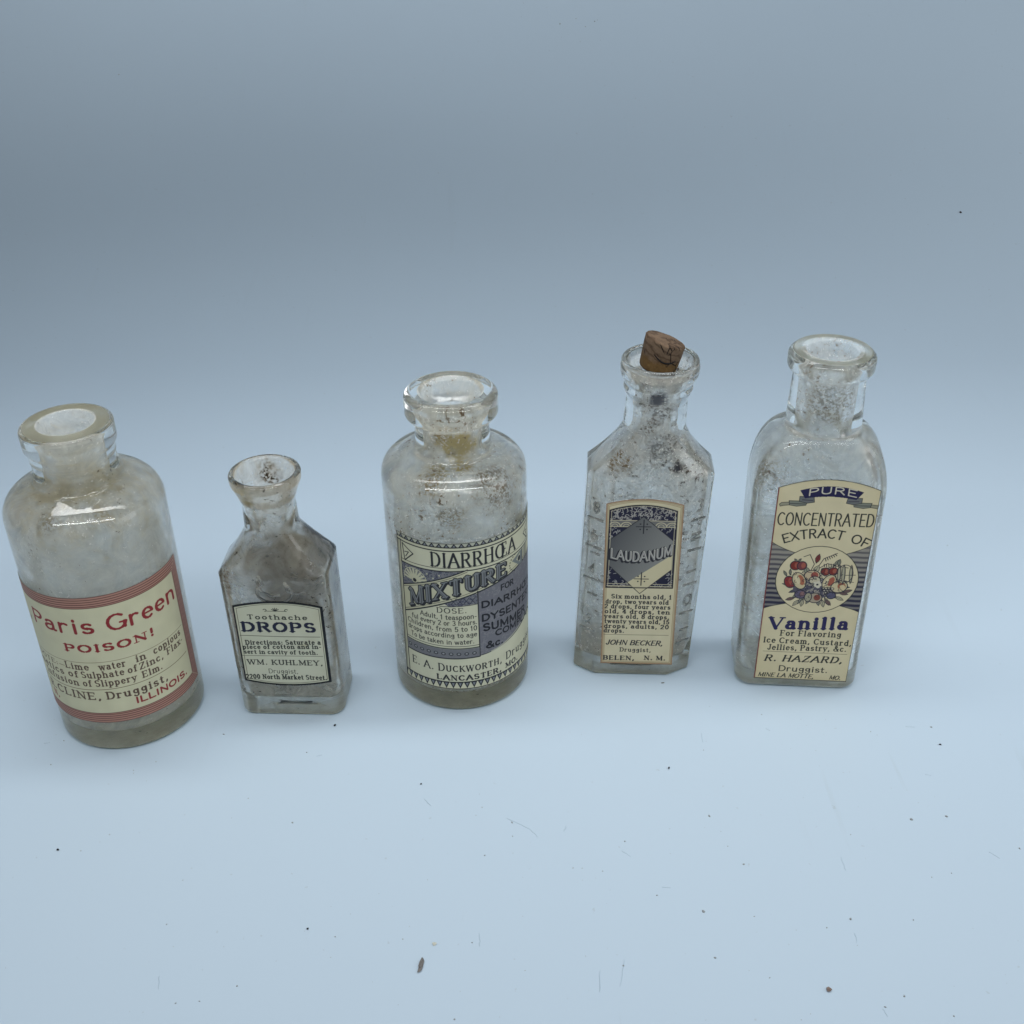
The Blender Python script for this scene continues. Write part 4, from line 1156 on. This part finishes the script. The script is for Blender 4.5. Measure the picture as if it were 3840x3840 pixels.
prf = fillet([(.0001, 0), (.0056, 0, .0007), (.0060, .0050), (.0062, .0094, .0007), (.0001, .0099)], 4)
prf = densify(prf, .0012)
cv, cf = [], []
g = np.random.default_rng(5)
NC = 48
lump = g.normal(size=(40, 3))
for (r_, z) in prf:
    for i in range(NC):
        a = 2 * math.pi * i / NC
        k = 1 + .018 * math.sin(3 * a + 120 * z) + .012 * math.sin(7 * a + 1.3) + (.03 if r_ > .003 else 0) * math.sin(a * 2 + .5) + .008 * g.normal()
        zz = z - (.0010 * (math.cos(a - .2) * r_ / .0057) if z > .0086 else 0)
        cv.append((r_ * k * math.cos(a), r_ * k * math.sin(a), zz))
for j in range(len(prf) - 1):
    for i in range(NC):
        a, b = j * NC + i, j * NC + (i + 1) % NC
        cf.append((a, b, b + NC, a + NC))
me = bpy.data.meshes.new('cork')
me.from_pydata(cv, [], cf)
me.shade_smooth()
me.materials.append(cork_material())
cork = link('cork', me)
cork.location = (0.0441, 0.3108, 0.1101)
cork.rotation_euler = (R(2), R(12), R(10))
tag(cork, 'dark stained stub of cork tilted in the mouth of the eight sided bottle', 'cork')
# the deep dark nick across the front of the cork
def tube(pts, r_):
    vs, fs = [], []
    for i, p in enumerate(pts):
        d = (Vector(pts[min(i + 1, len(pts) - 1)]) - Vector(pts[max(i - 1, 0)])).normalized()
        s = d.cross(Vector((0, 0, 1))).normalized(); u = s.cross(d)
        rr = r_ * (0.25 + .75 * math.sin(math.pi * (i + .5) / len(pts)))
        for q in range(6):
            v = Vector(p) + s * rr * math.cos(q * math.pi / 3) + u * rr * math.sin(q * math.pi / 3)
            vs.append(tuple(v))
    for i in range(len(pts) - 1):
        for q in range(6):
            a, b = i * 6 + q, i * 6 + (q + 1) % 6
            fs.append((a, b, b + 6, a + 6))
    fs += [tuple(range(5, -1, -1)), tuple((len(pts) - 1) * 6 + q for q in range(6))]
    return vs, fs
def solid(name, colr, rough=.85, spread=.7):
    t = NT(name)
    co = t.n('ShaderNodeTexCoord').outputs['Object']
    c = t.mixc(t.noise(co, 1500.0, 3), tuple(v * spread for v in colr), tuple(v * (2 - spread) for v in colr))
    return t.done(t.n('ShaderNodeBsdfPrincipled', {'Base Color': c, 'Roughness': rough, 'Specular IOR Level': 0.15}).outputs[0])
M_BLACK = solid('black_grit', (0.012, 0.012, 0.013))
nick = [(.0061 * math.cos(R(a)), .0061 * math.sin(R(a)), .0066 - .0022 * math.sin(R((a - 222) * 2.0)) + .000) for a in range(222, 300, 6)]
vs, fs = tube(nick, .00028)
me = bpy.data.meshes.new('crack'); me.from_pydata(vs, [], fs); me.materials.append(M_BLACK)
link('crack', me, cork)

# ------------------------------------------------------------------ crumbs and grit lying on the paper
def sweep_z(y):
    return 0.0 if y < Y_FLAT else R_BEND - math.sqrt(max(0, R_BEND ** 2 - (y - Y_FLAT) ** 2))
def from_pixel(px, py):
    """the place on the sheet that a reading in the photograph (3840 px) stands for"""
    f, th, ro = 4269.46, R(32.0204), R(-0.8147)
    dx, dy = px - 1920, py - 1920
    X, Y = math.cos(ro) * dx + math.sin(ro) * dy, -math.sin(ro) * dx + math.cos(ro) * dy
    d = (X, f * math.cos(th) - Y * math.sin(th), -f * math.sin(th) - Y * math.cos(th))
    lo, hi = 0.0, 3.0
    for _ in range(60):
        m = (lo + hi) / 2
        s = m / f
        y, z = d[1] * s, .2544958 + d[2] * s
        if y < Y_FLAT + R_BEND - 1e-4 and z > sweep_z(y): lo = m
        else: hi = m
    return (d[0] * lo / f, d[1] * lo / f, max(0.0, .2544958 + d[2] * lo / f))

def crumb_mesh(name, lx, ly, lz, seed, mat):
    g = np.random.default_rng(seed)
    vs, fs = [], []
    nu, nv = 9, 6
    for j in range(nv + 1):
        th = math.pi * j / nv
        for i in range(nu):
            ph = 2 * math.pi * i / nu
            k = 1 + .28 * g.normal() * (0 < j < nv)
            k = min(1.5, max(.55, k))
            vs.append((lx * k * math.sin(th) * math.cos(ph), ly * k * math.sin(th) * math.sin(ph), lz + lz * min(1, k) * math.cos(th)))
    for j in range(nv):
        for i in range(nu):
            a, b = j * nu + i, j * nu + (i + 1) % nu
            fs.append((a, b, b + nu, a + nu))
    me = bpy.data.meshes.new(name); me.from_pydata(vs, [], fs); me.materials.append(mat)
    return me
def crumb(name, px, py, lx, ly, lz, rz, seed, mat, label, cat, group=None):
    o = link(name, crumb_mesh(name, lx, ly, lz, seed, mat))
    o.location = from_pixel(px, py)
    if o.location.z > .001: o.rotation_euler[0] = math.asin(min(1, (o.location.y - Y_FLAT) / R_BEND))
    o.rotation_euler[2] = R(rz)
    tag(o, label, cat, group)
M_GREYBIT = solid('grey_flake', (0.16, 0.155, 0.15)); M_BROWN = solid('brown_crumb', (0.20, 0.155, 0.135)); M_OCHRE = solid('pale_chip', (0.50, 0.52, 0.46))
crumb('flake', 1580, 3622, .0006, .0018, .0004, -12, 1, M_GREYBIT, 'long dark grey flake lying near the bottom edge left of centre', 'flake')
crumb('crumb', 3108, 3713, .0006, .0006, .0004, 20, 2, M_BROWN, 'brown crumb lying near the bottom edge right of centre', 'crumb')
crumb('paper_chip', 1629, 3541, .0005, .0005, .0002, 40, 3, M_OCHRE, 'pale chip lying just above the long grey flake', 'chip')
G = 'black grit on the white paper'
crumb('grit', 1256, 2721, 0.00031, 0.00050, 0.00025, -20, 4, M_BLACK, 'black speck just in front of the smallest bottle', 'speck', G)
crumb('grit', 218, 3188, 0.00043, 0.00037, 0.00025, 0, 5, M_BLACK, 'large black speck alone below the poison bottle near the left edge', 'speck', G)
crumb('grit', 1154, 3484, 0.00028, 0.00028, 0.00019, 0, 6, M_BLACK, 'small black speck up and left of the long grey flake', 'speck', G)
crumb('grit', 2508, 2881, 0.00025, 0.00050, 0.00025, -15, 7, M_BLACK, 'upright black speck in front of the eight sided bottle', 'speck', G)
crumb('grit', 3525, 2793, 0.00037, 0.00025, 0.00019, -25, 8, M_BLACK, 'black speck lying right of the vanilla bottle on open paper', 'speck', G)
crumb('grit', 1579, 2941, 0.00026, 0.00025, 0.00019, 0, 9, M_BLACK, 'tiny black speck in front of the bottle with the slanting word', 'speck', G)
crumb('grit', 3601, 797, 0.00068, 0.00087, 0.00031, 0, 10, solid('grey_grit', (0.05, 0.05, 0.055)), 'dark speck on the rising backdrop at upper right', 'speck', G)
crumb('grit', 2485, 2562, 0.00068, 0.00019, 0.00019, 4, 12, M_GREYBIT, 'thin dark sliver at the foot of the eight sided bottle', 'sliver')
# the finest dust nobody could count: one object of many tiny flat bits
pts = [(839, 2754, 2), (191, 2868, 1.4), (585, 2857, 1), (501, 2889, 1), (501, 2900, 1), (240, 2778, 1.5), (931, 2994, 1.2), (411, 3130, 1.2), (137, 3216, 1), (303, 3191, 1), (686, 3301, 1), (625, 3467, 1.2), (1257, 3513, 1.2),
       (889, 3698, 1.3), (748, 3755, 1.3), (659, 3762, 1.3), (1097, 3085, 1.5), (1095, 3277, 1), (1818, 3208, 1.5), (1808, 3028, 1.2), (1920, 3085, 2.2), (1922, 3136, 1.3), (2149, 3255, 1), (2183, 3256, 1), (2260, 3267, 1), (2343, 3155, 1.3),
       (1704, 3823, 1.4), (1770, 3535, 1.3), (1510, 3522, 1), (2464, 3358, 1.2), (2338, 3622, 1.3), (1969, 3640, 1), (2660, 3060, 2), (3417, 3073, 2.4), (3549, 3062, 2.2), (2638, 3418, 2.4), (2682, 3592, 1.9), (2829, 3437, 1.2), (3190, 3446, 2),
       (3100, 3479, 1.2), (3425, 3450, 1.4), (3391, 3737, 1.6), (2886, 3667, 1.4), (2789, 3241, 1.5), (3568, 3275, 1.2), (3494, 3290, 1.1), (2856, 2680, 1.2), (3265, 2744, 1.1), (3492, 2727, 1.8), (3823, 3182, 2), (3577, 3811, 1.4), (3320, 3777, 1.6),
       (2638, 2813, 1), (2729, 3174, 1.1), (2643, 477, 1.6), (2419, 403, 1.6), (1300, 1226, 1.6), (3476, 405, 1.3), (3340, 657, 1.5), (3480, 842, 1.3), (446, 280, 2), (3553, 2046, 1.3), (3190, 3130, 1), (1150, 2822, 1.4), (2590, 2290, 1),
       (2100, 90, 3), (2160, 70, 2), (2195, 100, 2), (2230, 80, 2.5), (2130, 130, 1.5), (2240, 75, 1.5), (2105, 140, 1.6)]
g = np.random.default_rng(9)
for _ in range(80):
    pts.append((g.uniform(0, 3840), g.uniform(2600, 3840), g.uniform(.35, .7)))
for _ in range(40):
    pts.append((g.uniform(0, 3840), g.uniform(100, 1500), g.uniform(.4, .9)))
vs, fs = [], []
for (px, py, s) in pts:
    x, y, z = from_pixel(px, py)
    sl = math.asin(min(1, max(0, (y - Y_FLAT) / R_BEND)))
    b0 = len(vs)
    a0 = g.uniform(0, 6)
    el = g.uniform(.4, 1)
    s = s * .00022
    up = Vector((0, -math.sin(sl), math.cos(sl))); fw = Vector((0, math.cos(sl), math.sin(sl)))
    ctr = Vector((x, y, z))
    loc = []
    for q in range(6):
        a = a0 + q * math.pi / 3
        kx, ky = s * g.uniform(.7, 1.2) * math.cos(a), s * el * g.uniform(.7, 1.2) * math.sin(a)
        loc.append((kx * math.cos(a0) - ky * math.sin(a0), kx * math.sin(a0) + ky * math.cos(a0)))
    for kx, ky in loc: vs.append(tuple(ctr + Vector((1, 0, 0)) * kx + fw * ky + up * .00004))
    for kx, ky in loc: vs.append(tuple(ctr + Vector((1, 0, 0)) * kx * .6 + fw * ky * .6 + up * s * .55))
    fs.append(tuple(range(b0 + 6, b0 + 12)))
    for q in range(6): fs.append((b0 + q, b0 + (q + 1) % 6, b0 + 6 + (q + 1) % 6, b0 + 6 + q))
n_dust = len(fs)
# hair-thin fibres and rubbed scratches, read off the photograph
fib = [((2340, 3600), (2325, 3700)), ((2250, 3640), (2248, 3720)), ((3153, 3215), (3172, 3265)), ((3206, 3500), (3211, 3535)), ((3312, 3785), (3328, 3815)), ((1900, 3070), (1990, 3110), (2015, 3140)), ((2330, 3190), (2365, 3212)),
       ((2480, 3327), (2515, 3330)), ((3395, 2725), (3430, 2727)), ((3470, 2905), (3492, 2908)), ((2628, 2750), (2636, 2785)), ((2872, 2733), (2888, 2740)), ((1590, 2996), (1615, 3022)), ((2125, 3095), (2115, 3120)), ((598, 3660), (594, 3710)),
       ((1799, 3500), (1800, 3550)), ((3710, 3196), (3750, 3220)), ((165, 2788), (188, 2785)), ((1185, 2837), (1208, 2831)), ((3390, 455), (3398, 440))]
for line in fib:
    P3 = []
    for (a, b) in zip(line[:-1], line[1:]):
        for q in range(5): P3.append(from_pixel(a[0] + (b[0] - a[0]) * q / 5 + g.uniform(-3, 3), a[1] + (b[1] - a[1]) * q / 5))
    P3.append(from_pixel(*line[-1]))
    for i in range(len(P3) - 1):
        A, B = Vector(P3[i]), Vector(P3[i + 1])
        d = (B - A).normalized(); nrm = Vector((d.y, -d.x, 0)).normalized() * .00007 * (0.35 + .65 * math.sin(math.pi * (i + .5) / len(P3)))
        up = Vector((0, 0, .00012)); b0 = len(vs)
        for v in (A - nrm, A + nrm, B + nrm, B - nrm): vs.append(tuple(v + up * .3))
        for v in (A, B): vs.append(tuple(v + up))
        fs += [(b0, b0 + 4, b0 + 5, b0 + 3), (b0 + 1, b0 + 2, b0 + 5, b0 + 4)]
me = bpy.data.meshes.new('dust'); me.from_pydata(vs, [], fs)
me.materials.append(solid('dust_grey', (0.26, 0.285, 0.295))); me.materials.append(solid('pale_fibre', (0.42, 0.525, 0.615), spread=.93))
me.polygons.foreach_set('material_index', [0 if i < n_dust else 1 for i in range(len(fs))])
tag(link('dust', me), 'fine grey dust scattered over the white paper', 'dust', kind='stuff')
